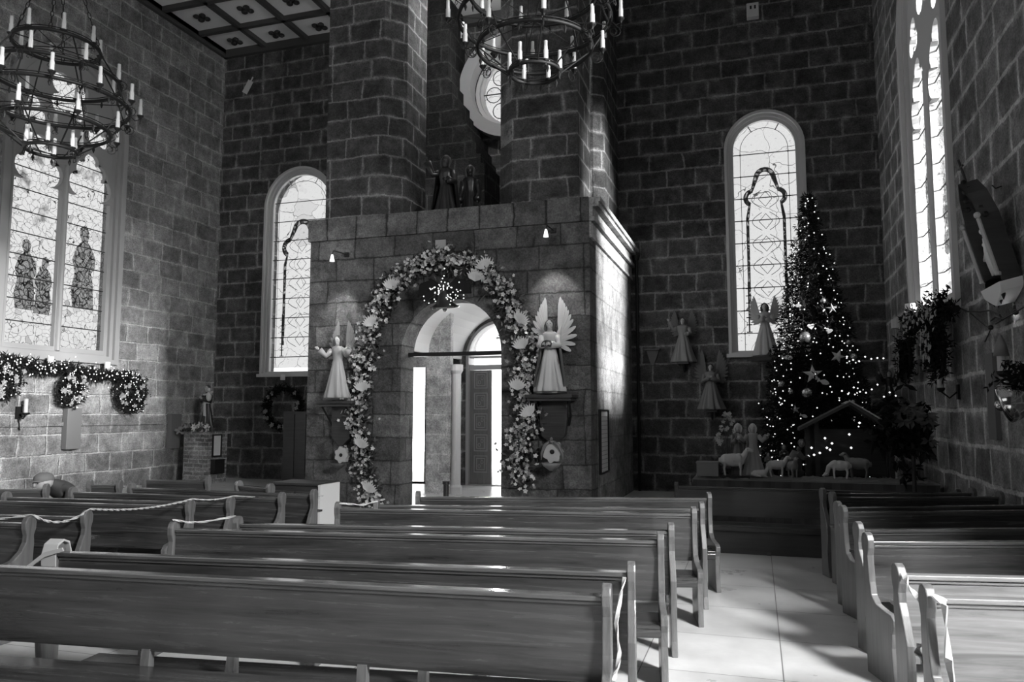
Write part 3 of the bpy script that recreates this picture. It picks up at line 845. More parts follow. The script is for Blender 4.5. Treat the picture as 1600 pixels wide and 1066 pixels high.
# small plaque above the garland
p = aY(688, 385, YP-.03)
b = MB(); b.box(-.10, .10, 0, .05, -.13, .12); b.tube([(-.10+.02*k, .0, -.13 - .02*sin(pi*k/10)) for k in range(11)], .02, 5)
for k in range(3): b.box(-.085, .085, -.006, .002, -.06+.05*k, -.05+.05*k)
tag(b.build('plaque', mat('pale_plaque', .32, .7), loc=tuple(p)), 'small pale stone plaque on the porch wall above the garland', 'plaque')

# little spot lamps over the angels
def spot(px, py, lab, tx, tz, pw):
    p = aY(px, py, YP-.55); t = thing('spot_lamp', lab, 'lamp', tuple(p))
    b = MB(); b.lathe([(.045, -.09), (.03, -.02), (.02, .03), (.0, .05)], 12); b.build('lamp_shade', LAMP, t, smooth=True)
    b = MB(); b.tube([(0,0,.04), (0,.05,.12), (0,.50,.14)], .012, 6); b.box(-.04,.04,.50,.548,.10,.18); b.build('bracket', DARK, t)
    d = bpy.data.lights.new('spot_light', 'SPOT'); d.energy = pw; d.spot_size = radians(64); d.spot_blend = .7; d.shadow_soft_size = .03
    o = bpy.data.objects.new('spot_light', d); o.location = p + Vector((0, -.02, -.12)); v = Vector((tx, YP-.02, tz)) - o.location
    o.rotation_euler = (-v).to_track_quat('Z', 'Y').to_euler(); COL.objects.link(o)
spot(519, 401, 'small lit lamp high on the porch wall above the left angel', -7.45, 2.9, 120)
spot(853, 362, 'small lit lamp high on the porch wall above the right angel', -3.25, 3.2, 95)

# ------------------------------------------------------------------ figures
def face(parent, c, r, skin, hair, ydir=-1, long_hair=True, beard=False, tilt=0):
    b = MB(); M = Matrix.Rotation(tilt, 3, 'Y')
    b.ball(c, (r*.74, r*.86, r), 14, 10)
    b.ball(c + Vector((0, ydir*r*.86, -r*.10)), (r*.11, r*.18, r*.22), 6, 5)         # nose
    b.ball(c + Vector((0, ydir*r*.55, -r*.72)), (r*.32, r*.25, r*.22), 8, 5)         # chin
    for s in (-1, 1): b.ball(c + Vector((s*r*.74, 0, -r*.05)), (r*.10, r*.16, r*.22), 6, 5)   # ears
    b.ball(c + Vector((0, ydir*r*.78, -r*.45)), (r*.22, r*.08, r*.07), 6, 4)         # lips
    h = b.build('head', skin, parent, smooth=True)
    b = MB()
    for s in (-1, 1): b.ball(c + Vector((s*r*.30, ydir*r*.76, r*.06)), (r*.12, r*.07, r*.08), 6, 4)
    b.build('eyes', HAIR, h)
    b = MB(); b.ball(c + Vector((0, -ydir*r*.18, r*.22)), (r*.86, r*.92, r*.92), 12, 8)
    if long_hair:
        for s in (-1, 1):
            b.tube([c + Vector((s*r*.7, -ydir*r*.1, r*.5)), c + Vector((s*r*.92, 0, -r*.3)), c + Vector((s*r*.85, ydir*r*.1, -r*1.1)), c + Vector((s*r*.7, ydir*r*.15, -r*1.6))], [r*.25, r*.3, r*.28, r*.1], 7)
        b.ball(c + Vector((0, -ydir*r*.6, -r*.6)), (r*.8, r*.5, r*.9), 8, 6)
    if beard: b.ball(c + Vector((0, ydir*r*.55, -r*.9)), (r*.5, r*.4, r*.6), 8, 6)
    b.build('hair', hair, h, smooth=True)
    return h
def hand(mb, p, d, s, side=1):
    d = Vector(d).normalized(); u = d.cross(Vector((0,-1,0.01)))
    u = u.normalized() if u.length > .1 else Vector((1,0,0))
    mb.ball(p, (s*.42, s*.42, s*.42), 7, 5)
    for k in range(4):
        o = u*(k-1.5)*s*.22; l = (s*.75, s*.9, s*.82, s*.62)[k]
        mb.tube([p + o + d*s*.25, p + o*1.1 + d*(s*.3 + l*.5), p + o*1.1 + d*(s*.3 + l) + Vector((0,0,-s*.15))], [s*.12, s*.10, s*.06], 5)
    mb.tube([p + u*side*s*.3, p + u*side*s*.6 + d*s*.3], [s*.12, s*.07], 5)
def wing(parent, m, root, h, spread, rise, s, n=11, back=.10):
    """feathers fan out from the shoulder; rise = angle of the top feather from horizontal"""
    b = MB()
    b.tube([root, root + Vector((s*spread*.35, back*.6, h*.35)), root + Vector((s*spread*.62, back, h*.62))], [h*.05, h*.045, h*.03], 7)
    for k in range(n):
        f = k/(n-1); a = radians(rise - f*(rise+14)); L = h*(.98 - .52*f)
        d = Vector((s*cos(a)*spread/h*1.25, 0, sin(a))).normalized()
        o = root + Vector((s*spread*.30*(1-f), back*(.4+.3*f), h*.26*(1-f) - .02))
        nrm = Vector((0, -1, 0)); sd = d.cross(nrm).normalized(); Wd = h*.060
        pts = [(-.0, .5), (.3, 1), (.75, .95), (.93, .55), (1, 0), (.93, -.55), (.75, -.95), (.3, -1), (0, -.5)]
        vs = [o + d*L*x + sd*Wd*y + Vector((0, .02*x + .012*(k % 2), 0)) for x, y in pts]
        vb = [v + Vector((0, .010, 0)) for v in vs]; q = len(vs)
        b.add(vs + vb, [tuple(range(q)), tuple(range(2*q-1, q-1, -1))] + [(i, (i+1) % q, q+(i+1) % q, q+i) for i in range(q)])
        b.tube([o + Vector((0,-.004,0)), o + d*L*.9 + Vector((0,.012,0))], .004, 4)
    b.build('wing', m, parent)
def figure(name, label, cat, loc, H, robe, skin=SKIN, hair=HAIR, arms='book', wings=None, wingm=WING, rz=0, sash=None, group=None, beard=False, base=True, flare=.24, long_hair=True, cape=None):
    t = thing(name, label, cat, loc, rz, group)
    b = MB(); ph = random.random()*6
    def fold(a, q): k = max(0, 1 - q*1.6); return 1 + k*(.15*(abs(cos(4.5*a + ph + q*1.5))*2 - 1) + .06*cos(15*a + ph*2 + 3*q)) + .02*cos(7*a + 9*q)
    prof = [(flare*1.0, 0), (flare*1.02, .03), (flare*.90, .12), (flare*.76, .25), (flare*.60, .40), (flare*.46, .52), (flare*.38, .60), (flare*.43, .68), (flare*.52, .75), (flare*.50, .80), (flare*.22, .835), (flare*.17, .86)]
    # interpolate for smoothness
    pf = []
    for i in range(len(prof)-1):
        for j in range(3): f = j/3; pf.append(((prof[i][0]*(1-f) + prof[i+1][0]*f)*H, (prof[i][1]*(1-f) + prof[i+1][1]*f)*H))
    pf.append((prof[-1][0]*H, prof[-1][1]*H))
    b.lathe(pf, 72, fn=fold, sx=1, sy=.72)
    sh = .76*H; sx = flare*.52*H; hm = MB()
    if arms == 'book': A = [[(s*sx, 0, sh), (s*sx*1.35, -.05*H, sh-.14*H), (s*sx*.55, -.17*H, sh-.13*H)] for s in (-1, 1)]
    elif arms == 'out': A = [[(s*sx, 0, sh), (s*sx*1.75, -.05*H, sh-.09*H), (s*sx*2.5, -.12*H, sh+.00*H)] for s in (-1, 1)]
    elif arms == 'pray': A = [[(s*sx, 0, sh), (s*sx*1.3, -.04*H, sh-.14*H), (s*.02*H, -.17*H, sh-.07*H)] for s in (-1, 1)]
    elif arms == 'right_up': A = [[(-sx, 0, sh), (-sx*1.6, -.05*H, sh-.02*H), (-sx*2.2, -.08*H, sh+.14*H)], [(sx, 0, sh), (sx*1.4, -.05*H, sh-.14*H), (sx*.8, -.15*H, sh-.14*H)]]
    else: A = [[(s*sx, 0, sh), (s*sx*1.25, 0, sh-.17*H), (s*sx*1.3, -.07*H, sh-.30*H)] for s in (-1, 1)]
    for q, a in enumerate(A):
        p = [Vector(x) for x in a]
        b.tube([p[0], p[0].lerp(p[1], .5), p[1], p[1].lerp(p[2], .5), p[2]], [.050*H, .042*H, .038*H, .040*H, .052*H], 10)
        d = (p[2]-p[1]).normalized(); hand(hm, p[2] + d*.035*H, d, .050*H, 1 if q else -1)
    b.build('robe', robe, t, smooth=True)
    hm.build('hands', skin, t, smooth=True)
    b = MB(); b.tube([(0, 0, .84*H), (0, -.005*H, .89*H)], .038*H, 10); b.build('neck', skin, t, smooth=True)
    face(t, Vector((0, -.012*H, .925*H)), .068*H, skin, hair, long_hair=long_hair, beard=beard)
    if sash:
        b = MB(); b.lathe([(flare*.50*H, .585*H), (flare*.53*H, .60*H), (flare*.53*H, .625*H), (flare*.50*H, .64*H)], 24, sy=.74)
        b.prism([[(-.02*H, .60*H), (.03*H, .60*H), (.05*H, .30*H), (-.01*H, .32*H)]], -flare*.62*H, -flare*.50*H, lambda u, v, w: Vector((u, w, v)))
        b.build('sash', sash, t)
    if cape:
        b = MB(); n = 16; vs = []
        for (r, z) in ((flare*.62*H, .78*H), (flare*.74*H, .6*H), (flare*.9*H, .35*H), (flare*1.15*H, .06*H)):
            for k in range(n+1):
                a = radians(-25 + 230*k/n); q = r*(1 + .05*cos(k*2.1)); vs += [Vector((q*cos(a), q*sin(a)*.75, z))]
        N = n+1; fs = [(i*N+k, i*N+k+1, (i+1)*N+k+1, (i+1)*N+k) for i in range(3) for k in range(n)]
        vi = [v*.94 + Vector((0, 0, v.z*.06)) for v in vs]; m_ = len(vs)
        b.add(vs + vi, fs + [tuple(m_+i for i in f[::-1]) for f in fs] + [(k, k+1, m_+k+1, m_+k) for k in range(n)])
        b.build('cape', cape, t, smooth=True)
    if arms == 'book':
        b = MB()
        Mb = Matrix.Translation((0, -.20*H, sh-.11*H)) @ Matrix.Rotation(radians(-35), 4, 'X')
        for s in (-1, 1): b.box(min(0, s*.075*H), max(0, s*.075*H), -.008*H, .008*H, -.045*H, .045*H, M=Mb @ Matrix.Rotation(s*.35, 4, 'Z'))
        b.build('open_book', DARK if robe is ROBE else ROBE, t)
    if wings:
        h, sp, ri = wings
        for s in (-1, 1): wing(t, wingm, Vector((s*.05*H, .10*H, .70*H)), h*H, sp*H, ri, s)
    if base:
        b = MB(); b.lathe([(flare*1.15*H, -.03*H), (flare*1.15*H, -.005*H), (flare*1.1*H, .0)], 20, sy=.8); b.build('statue_base', WOODD, t)
    return t

def bracket(cx, zt, Wd, depth, label, Y=None, drop=.86):
    Y = Y or YP
    t = thing('wall_console', label, 'wall bracket', (cx, Y-.003, zt))
    b = MB(); b.box(-Wd/2, Wd/2, -depth, 0, -.06, 0); b.box(-Wd/2+.04, Wd/2-.04, -depth+.04, 0, -.11, -.06); b.build('shelf_board', WOODD, t, bevel=.01)
    b = MB(); b.prism([[(-Wd/2+.16, -.11), (Wd/2-.16, -.11), (Wd/2-.18, -drop*.6), (Wd/4, -drop*.8), (0, -drop), (-Wd/4, -drop*.8), (-Wd/2+.18, -drop*.6)]], -.14, 0, lambda u, v, w: Vector((u, w, v)))
    b.build('support', WOODD, t, bevel=.01)
    for s in (-1, 1):
        b = MB(); b.tube([(s*(Wd/2-.08), -depth+.1, -.11), (s*(Wd/2-.11), -.10, -.42*drop), (s*(Wd/2-.16), -.02, -.60*drop)], .018, 6); b.build('brace', IRON, t)
    return t
aL = aY(530, 622, YP-.22); aR = aY(862, 612, YP-.22)
bracket(aL.x, aL.z-.05, .74, .42, 'dark wooden console carrying the left angel on the porch wall')
bracket(aR.x, aR.z-.05, .82, .46, 'dark wooden console carrying the right angel on the porch wall')
figure('angel_statue', 'angel statue with outspread arms and wings on the console left of the porch arch', 'statue', (aL.x, YP-.30, aL.z), 1.15, mat('angel_robe_grey', .28, .5), arms='out', wings=(.46, .12, 86), wingm=WINGM, flare=.20)
figure('angel_statue', 'angel statue in pale robe holding a book, tall wings raised, right of the porch arch', 'statue', (aR.x, YP-.31, aR.z), 1.22, ROBE, arms='book', wings=(.52, .17, 87), wingm=WING, flare=.20, cape=ROBEM)

# shell basins under the consoles
def basin(px, py, r, label, angel):
    p = aY(px, py, YP-.20); t = thing('holy_water_font', label, 'font', tuple(p))
    b = MB(); n = 28; prof = [(r*(1 + .12*cos(7*2*pi*k/n)), 2*pi*k/n) for k in range(n)]
    b.prism([[(q*cos(a), q*sin(a)*1.15) for q, a in prof]], -.05, .055, lambda u, v, w: Vector((u, w, v))); b.box(-.03, .03, .05, .19, -.05, .05); b.build('shell_back', SHELL, t)
    b = MB(); b.lathe([(.0, -.055), (r*.26, -.054), (r*.26, -.062), (.0, -.064)], 14, M=Matrix.Rotation(-pi/2, 3, 'X').to_3x3()); 
    b.build('drain_rosette', DARK, t)
    b = MB(); b.lathe([(.02, -r*2.0), (r*.35, -r*1.85), (r*.85, -r*1.5), (r*1.05, -r*1.15), (r*.95, -r*1.12), (r*.7, -r*1.4)], 20, (0, -.12, 0), fn=lambda a, q: 1 + .05*cos(12*a)); b.build('bowl', mat('bowl_stone', .16 if angel else .06, .5), t, smooth=True)
    if angel:
        b = MB()
        b.ball((0, -.10, r*1.35), (r*.18, r*.18, r*.22)); b.tube([(0, -.1, r*1.2), (0, -.09, r*.95)], r*.2, 8)
        for s in (-1, 1): b.tube([(s*r*.2, -.09, r*1.1), (s*r*.75, -.08, r*.7), (s*r*1.15, -.07, -r*.2), (s*r*1.2, -.06, -r*.9)], [r*.16, r*.22, r*.14, r*.05], 7)
        b.build('cherub', mat('cherub_plaster', .14, .6), t, smooth=True)
basin(535, 711, .125, 'pale octagonal holy water font with dark centre below the left angel', False)
basin(864, 706, .155, 'shell-shaped holy water font with a small cherub below the right angel', True)

# notice board on the side of the porch
q0 = aX(937, 640, PX1+.03); q1 = aX(951, 737, PX1+.03); q2 = aX(951, 648, PX1+.03)
t = thing('notice_board', 'tall narrow framed notice board with lines on the porch side wall', 'notice board', (PX1+.005, q0.y, q1.z))
b = MB(); hh = q0.z - q1.z - .0; ww = q1.y - q0.y
b.prism([rect(0, ww, 0, hh), rect(.03, ww-.03, .03, hh-.03)], 0, .05, lambda u, v, w: Vector((w, u, v))); b.build('frame', DARK, t)
b = MB(); b.box(0, .02, .03, ww-.03, .03, hh-.03); b.build('board', PAPER, t)
b = MB()
for k in range(13): b.box(.02, .024, .06, ww-.06, .09+k*(hh-.15)/13, .10+k*(hh-.15)/13)
b.build('text_lines', GREY, t)

# post in the doorway
p = aY(697, 752, 11.9); b = MB(); b.lathe([(.16, 0), (.16, .02), (.045, .03), (.045, p.z-.06), (.06, p.z-.05), (.06, p.z), (.0, p.z+.003)], 16, (0,0,0))
t = thing('queue_post', 'dark round post standing before the bright doorway', 'post', (p.x, 11.9, 0)); b.build('post', DARK, t, smooth=False)
# door sign and handle inside the porch
p = aY(670, 722, YI-.02); b = MB(); b.lathe([(0, 0), (.055, .0), (.055, .02), (0, .02)], 16, M=Matrix.Rotation(pi/2, 3, 'X')); tag(b.build('round_sign', PLASTER, loc=tuple(p)), 'small pale round sign on the stone inside the porch', 'sign')

# dark statue group standing on the porch roof
pz = aY(705, 322, 13.0)
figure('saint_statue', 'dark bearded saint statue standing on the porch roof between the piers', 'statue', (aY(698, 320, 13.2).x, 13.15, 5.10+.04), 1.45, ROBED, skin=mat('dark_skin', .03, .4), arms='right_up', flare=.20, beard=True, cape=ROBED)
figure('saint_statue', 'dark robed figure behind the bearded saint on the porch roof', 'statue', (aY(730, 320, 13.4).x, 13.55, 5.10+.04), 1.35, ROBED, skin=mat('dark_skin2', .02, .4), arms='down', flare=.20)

# ------------------------------------------------------------------ saint on brick pedestal in the left corner
pc = aY(312, 675, 15.6); zt = pc.z
x0, x1 = aY(287, 700, 15.6).x, aY(323, 700, 15.6).x
t = thing('brick_pedestal', 'brick pedestal with a flat top in the left far corner', 'pedestal', (x0, 15.6, 0))
b = MB(); b.box(0, x1-x0, 0, .75, 0, zt-.06); b.build('shaft', BRICKP, t)
b = MB(); b.box(-.06, x1-x0+.06, -.06, .81, zt-.06, zt); b.build('top_slab', BRICKP, t, bevel=.01)
xc = (x0+x1)/2
figure('saint_statue', 'brown-robed saint statue holding a child on the brick pedestal', 'statue', (xc+.02, 15.95, zt+.035), 1.12, ROBED, arms='pray', flare=.17, long_hair=False, sash=ROBE)
b = MB()
b.ball((0, 0, 0), (.07, .06, .12), 8, 6); b.ball((0, -.01, .16), .055, 8, 6); b.tube([(-.05,0,.06), (-.13,-.03,.04)], .022, 6); b.tube([(.05,0,.06), (.12,-.02,.12)], .022, 6)
t = thing('child_figure', 'small child figure in pale clothes held by the saint on the pedestal', 'statue', (xc+.20, 15.78, zt+.86)); b.build('figure', ROBE, t, smooth=True)
# framed note and dark box on its side
fx = aX(328, 697, x1+.01)
t = thing('framed_notice', 'framed white notice on the side of the brick pedestal', 'notice', (x1+.002, 15.78, fx.z-.28))
b = MB(); b.prism([rect(0, .34, 0, .56), rect(.035, .305, .04, .52)], 0, .03, lambda u, v, w: Vector((w, u, v))); b.build('frame', DARK, t)
b = MB(); b.box(0, .012, .035, .305, .04, .52); b.build('sheet', PAPER, t)
b = MB(); b.box(0, .12, 0, .36, 0, .32); b.box(-.0, .13, -.01, .37, .32, .35); tag(b.build('donation_box', DARK, loc=(x1+.005, 15.76, fx.z-.68)), 'dark donation box fixed under the framed notice', 'box')
# poinsettias round the statue's feet
def poinsettia(loc, label, n=6, R=.28, group=None, leafm=None, h=.3, petal=None):
    rn = random.Random(int(loc[0]*100)); t = thing('potted_poinsettia', label, 'plant', loc, 0, group)
    b = MB(); b.lathe([(.07, 0), (.10, .14), (.11, .15), (.095, .15)], 12); b.build('pot', GREY, t)
    b = MB(); c = MB()
    for k in range(n*8): tuft(b, rn, Vector((rn.gauss(0, R*.4), rn.gauss(0, R*.3), h*.7 + rn.gauss(0, h*.22))), .03, 3, .13, .03)
    for k in range(n):
        p = Vector((rn.uniform(-R, R), rn.uniform(-R*.6, 0), h + rn.uniform(-.12, .08)))
        for j in range(7):
            a = 2*pi*j/7 + rn.random(); leaf(c, p, Vector((cos(a), -.5 + .3*rn.random(), sin(a)*.8 + .2)), Vector((0,-1,.4)), .12, .03)
    b.build('leaves', leafm or NEEDLE2, t, kind='stuff'); c.build('bracts', petal or FLOWERD, t, kind='stuff')
    return t
poinsettia((x0+.10, 15.72, zt), 'poinsettia on the left of the brick pedestal top', 6, .26, h=.12)
poinsettia((x1-.12, 15.66, zt), 'poinsettia trailing over the right front edge of the brick pedestal', 6, .24, petal=FLOWER, h=.10)

# ------------------------------------------------------------------ wreath and cabinet on the far wall, left
def wreath(loc, R, label, normal='y', thick=.16, lights=0, blossoms=20, name='wreath', seed=1, closed_=False, mat_=NEEDLE):
    rn = random.Random(seed); off = Vector((0,-.09,0)) if normal == 'y' else Vector((.09 if normal == 'x' else -.09, 0, 0)); t = thing(name, label, 'wreath', tuple(Vector(loc) + off))
    U = Vector((1,0,0)) if normal == 'y' else Vector((0,1,0)); N = Vector((0,-1,0)) if normal == 'y' else (Vector((1,0,0)) if normal == 'x' else Vector((-1,0,0)))
    b = MB(); c = MB(); e = MB(); pts = []
    for k in range(int(R*720)):
        a = 2*pi*rn.random(); q = R*(rn.random()**.5 if closed_ else 1)
        p = U*(q*cos(a)) + Vector((0,0,q*sin(a))) + rv(rn)*thick*.6*rn.random()**.5 + N*thick*.6
        tuft(b, rn, p, .03, 7, .10, .012, N*.5)
        if rn.random() < lights/(R*720): pts.append(p + N*thick*.55)
    for k in range(blossoms):
        a = 2*pi*rn.random(); q = R*(rn.random()**.5 if closed_ else 1 + .1*rn.uniform(-1, 1)); p = U*(q*cos(a)) + Vector((0,0,q*sin(a))) + N*thick*1.15
        u = U.copy(); w = Vector((0,0,1))
        for j in range(5):
            g = 2*pi*j/5 + rn.random(); leaf(e, p, u*cos(g) + w*sin(g) + N*.3, N, .07, .025)
    b.build('fir_greenery', mat_, t, kind='stuff')
    if blossoms: e.build('blossoms', FLOWERD, t, kind='stuff')
    if pts: bulbs(c, pts, .014); c.build('fairy_lights', BULB, t, kind='stuff')
    b = MB(); b.tube([U*(R*cos(2*pi*k/20)) + Vector((0,0,R*sin(2*pi*k/20))) + N*thick*.5 for k in range(20)], thick*.12, 6, closed=True); b.build('hoop', mat_, t)
    return t
p = aY(450, 637, YB-.02); wreath(tuple(p), .50, 'dark fir wreath on the far wall below the left tall window', 'y', .18, 0, 22, seed=3)
p = aY(462, 745, YB-.25)
t = thing('confessional_cabinet', 'dark cabinet against the far wall below the dark wreath', 'cabinet', (p.x, YB-.4, 0))
b = MB(); b.box(-.30, .40, 0, .38, 0, 1.75); b.build('body', WOODD, t); b = MB(); b.box(-.26, .03, -.02, 0, .1, 1.68); b.box(.05, .36, -.02, 0, .1, 1.68); b.build('door', WOODD, t)
p = aY(457, 642, YB-.3); b = MB(); b.box(-.02, .10, -.02, 0, -.012, .012); b.box(-.05,-.03,-.01,.0,-.01,.01)
# lamps over the wreath and beside the left window sill
def sconce_lamp(p, N, label, r=.06, h=.14):
    t = thing('wall_lamp', label, 'lamp', tuple(p)); N = Vector(N)
    b = MB(); b.lathe([(r, -h/2), (r, h/2), (r*.9, h/2)], 14, c=tuple(N*.12)); b.build('lamp_shade', WHITE, t, smooth=False)
    b = MB(); b.tube([(0,0,0), N*.12], .012, 6); b.build('arm', DARK, t)
sconce_lamp(aY(446, 590, YB-.16), (0, -1, 0), 'small white wall lamp above the dark wreath')
sconce_lamp(aX(72, 563, XL+.12), (1, 0, 0), 'small white spot lamp under the sill, below the left window mullion')
sconce_lamp(aX(161, 571, XL+.12), (1, 0, 0), 'small white spot lamp at the right corner of the left window sill')

# fir garland with three drops on the left wall
rn = random.Random(21)
g0 = [aX(x, y, XL+.02) for x, y in ((-30,560),(10,565),(40,574),(70,578),(105,577),(140,585),(170,586),(195,592))]
t = thing('fir_garland', 'fir garland with fairy lights draped under the big left window', 'garland', tuple(g0[0])); base = g0[0]
b = MB(); c = MB(); pl = []
for i in range(len(g0)-1):
    for j in range(30):
        p = g0[i].lerp(g0[i+1], j/30) - base + Vector((.24, 0, 0)); 
        for _ in range(2): tuft(b, rn, p + rv(rn)*.13*rn.random(), .03, 7, .13, .014, Vector((.4,0,0)))
        if rn.random() < .6: pl.append(p + Vector((.14, rn.gauss(0,.05), rn.gauss(0,.09))))
bulbs(c, pl, .016); b.build('fir_greenery', NEEDLE, t, kind='stuff'); c.build('fairy_lights', BULB, t, kind='stuff')
b = MB(); b.tube([p - base + Vector((.1,0,0)) for p in g0], .05, 6); b.build('rope_core', NEEDLE, t)
for (x, y, r, lab, sd) in ((-6, 592, .38, 'fir wreath cut by the left picture edge, hung under the garland', 4), (101, 610, .34, 'middle fir wreath hung from the garland under the left window', 5), (195, 613, .46, 'rightmost fir wreath with pale blossoms at the end of the left garland', 6)):
    p = aX(x, y, XL+.02); wreath(tuple(p), r, lab, 'x', .16, 40, 20, seed=sd, closed_=True)

# panels and candle bracket on the left wall
for (x, y, w_, h_, lab) in ((108, 670, .36, .86, 'grey rectangular panel on the left wall below the middle wreath'), (268, 674, .36, .86, 'grey rectangular panel on the left wall near the brick pedestal')):
    p = aX(x, y, XL+.01); b = MB(); b.box(0, .14, -w_/2, w_/2, -h_/2, h_/2); o = b.build('wall_panel', mat('panel_grey', .15, .6), loc=tuple(p), bevel=.01); tag(o, lab, 'panel')
p = aX(28, 645, XL+.01); t = thing('candle_sconce', 'white candle on a dark wall bracket at the far left wall', 'candle holder', tuple(p))
b = MB(); b.box(0, .03, -.06, .06, -.12, .12); b.tube([(.02,0,-.08), (.14,0,-.12), (.20,0,-.04)], .014, 6); b.lathe([(.01,-.06),(.07,-.03),(.08,0),(.07,0)], 12, (.20,0,0)); b.tube([(.02,0,-.1),(.06,0,-.30),(.02,.04,-.34)], .014, 6); b.build('bracket', IRON, t)
b = MB(); b.lathe([(.038,0),(.038,.27),(.01,.28)], 12, (.20,0,0)); b.build('candle', CANDLE, t)

# tags hanging high on the far wall
for (x, y, rot, w_, h_, nm, lab) in ((387, 136, .55, .17, .38, 'paper_tag', 'tilted white paper tag high on the far wall near the left corner'),):
    p = aY(x, y, YB-.06); b = MB(); M = Matrix.Rotation(rot, 4, 'Y'); b.box(-w_/2, w_/2, -.01, .01, -h_/2, h_/2, M=M); b.box(-.015, .015, -.01, .01, h_/2, h_/2+.12, M=M); b.box(-.05,.05,.01,.055,-.02,.02)
    tag(b.build(nm, PAPER, loc=tuple(p)), lab, 'tag')
p = aY(1176, 16, YB-.12); t = thing('speaker_box', 'small white box with two dark holes high on the far wall, right', 'box', tuple(p))
b = MB(); b.box(-.13, .13, -.06, .12, -.17, .15); b.build('housing', WHITE, t, bevel=.015); b = MB(); b.box(-.06, -.02, -.066, -.05, .0, .08); b.box(.03, .07, -.066, -.05, .0, .08); b.build('holes', DARK, t)
# rain pipe beside the porch and spare bits of ironwork
b = MB(); p = aY(986, 400, YB-.06); b.tube([(p.x+.12, YB-.06, 0.0), (p.x+.12, YB-.06, p.z-.1)], .035, 8); b.lathe([(.05, p.z-.12), (.09, p.z-.02), (.09, p.z+.05), (.05, p.z+.06)], 10, (p.x+.12, YB-.10, 0)); tag(b.build('down_pipe', DARK), 'thin dark pipe running down the far wall beside the porch', 'pipe')

# ------------------------------------------------------------------ christmas tree
def fuse(o, v, smooth=True):
    m = o.modifiers.new('remesh', 'REMESH'); m.mode = 'VOXEL'; m.voxel_size = v; m.use_smooth_shade = True
    return o
rn = random.Random(5)
YT_ = 15.2
apex = aY(1262, 306, YT_); tb = aY(1281, 742, YT_)
tc = Vector(((apex.x*.45 + tb.x*.55), YT_, 0)); Ht = apex.z
t = thing('christmas_tree', 'tall dark christmas tree covered in fairy lights in the right far corner', 'christmas tree', tuple(tc)); TREE = t
b = MB(); b.tube([(0,0,0), (0,0,Ht*.5), (apex.x-tc.x, 0, Ht-.05)], [.09, .06, .01], 8); b.build('trunk', BARK, t)
b = MB(); pl = []
def tree_r(z): 
    f = (z-.55)/(Ht-.55); return 1.08*(1-f)**.82 * (1 + .0*f) + .02
nb = 0; z = .55
while z < Ht-.05:
    R = tree_r(z); n = max(4, int(R*19)); ph = rn.random()*6
    for k in range(n):
        a = 2*pi*k/n + ph + rn.uniform(-.15, .15); L = R*rn.uniform(.86, 1.12); dz = -L*.22 + .06
        d = Vector((cos(a), sin(a), 0)); ax = Vector(((apex.x-tc.x)*z/Ht, 0, z))
        p0 = ax; p1 = ax + d*L + Vector((0,0,dz)); b.tube([p0, p0.lerp(p1, .5) + Vector((0,0,.02)), p1], [.012, .008, .004], 3)
        m = int(4 + L*9)
        for i in range(m):
            f = .25 + .75*(i+1)/m; p = p0.lerp(p1, f) + rv(rn)*.04
            tuft(b, rn, p, .03, 5, .10, .010, d*.7)
        tuft(b, rn, p1, .02, 6, .12, .011, d)
        if d.y < .35 and rn.random() < .72:
            for _ in range(rn.choice((1, 1, 2))): 
                pp = p0.lerp(p1, rn.uniform(.84, 1.03)) + Vector((rn.gauss(0,.03), -.05, rn.gauss(0,.05))); pl.append(pp)
    z += .085
b.build('branches', NEEDLE, t, kind='stuff')
b = MB(); bulbs(b, pl[::2] + pl[1::4], .0145)
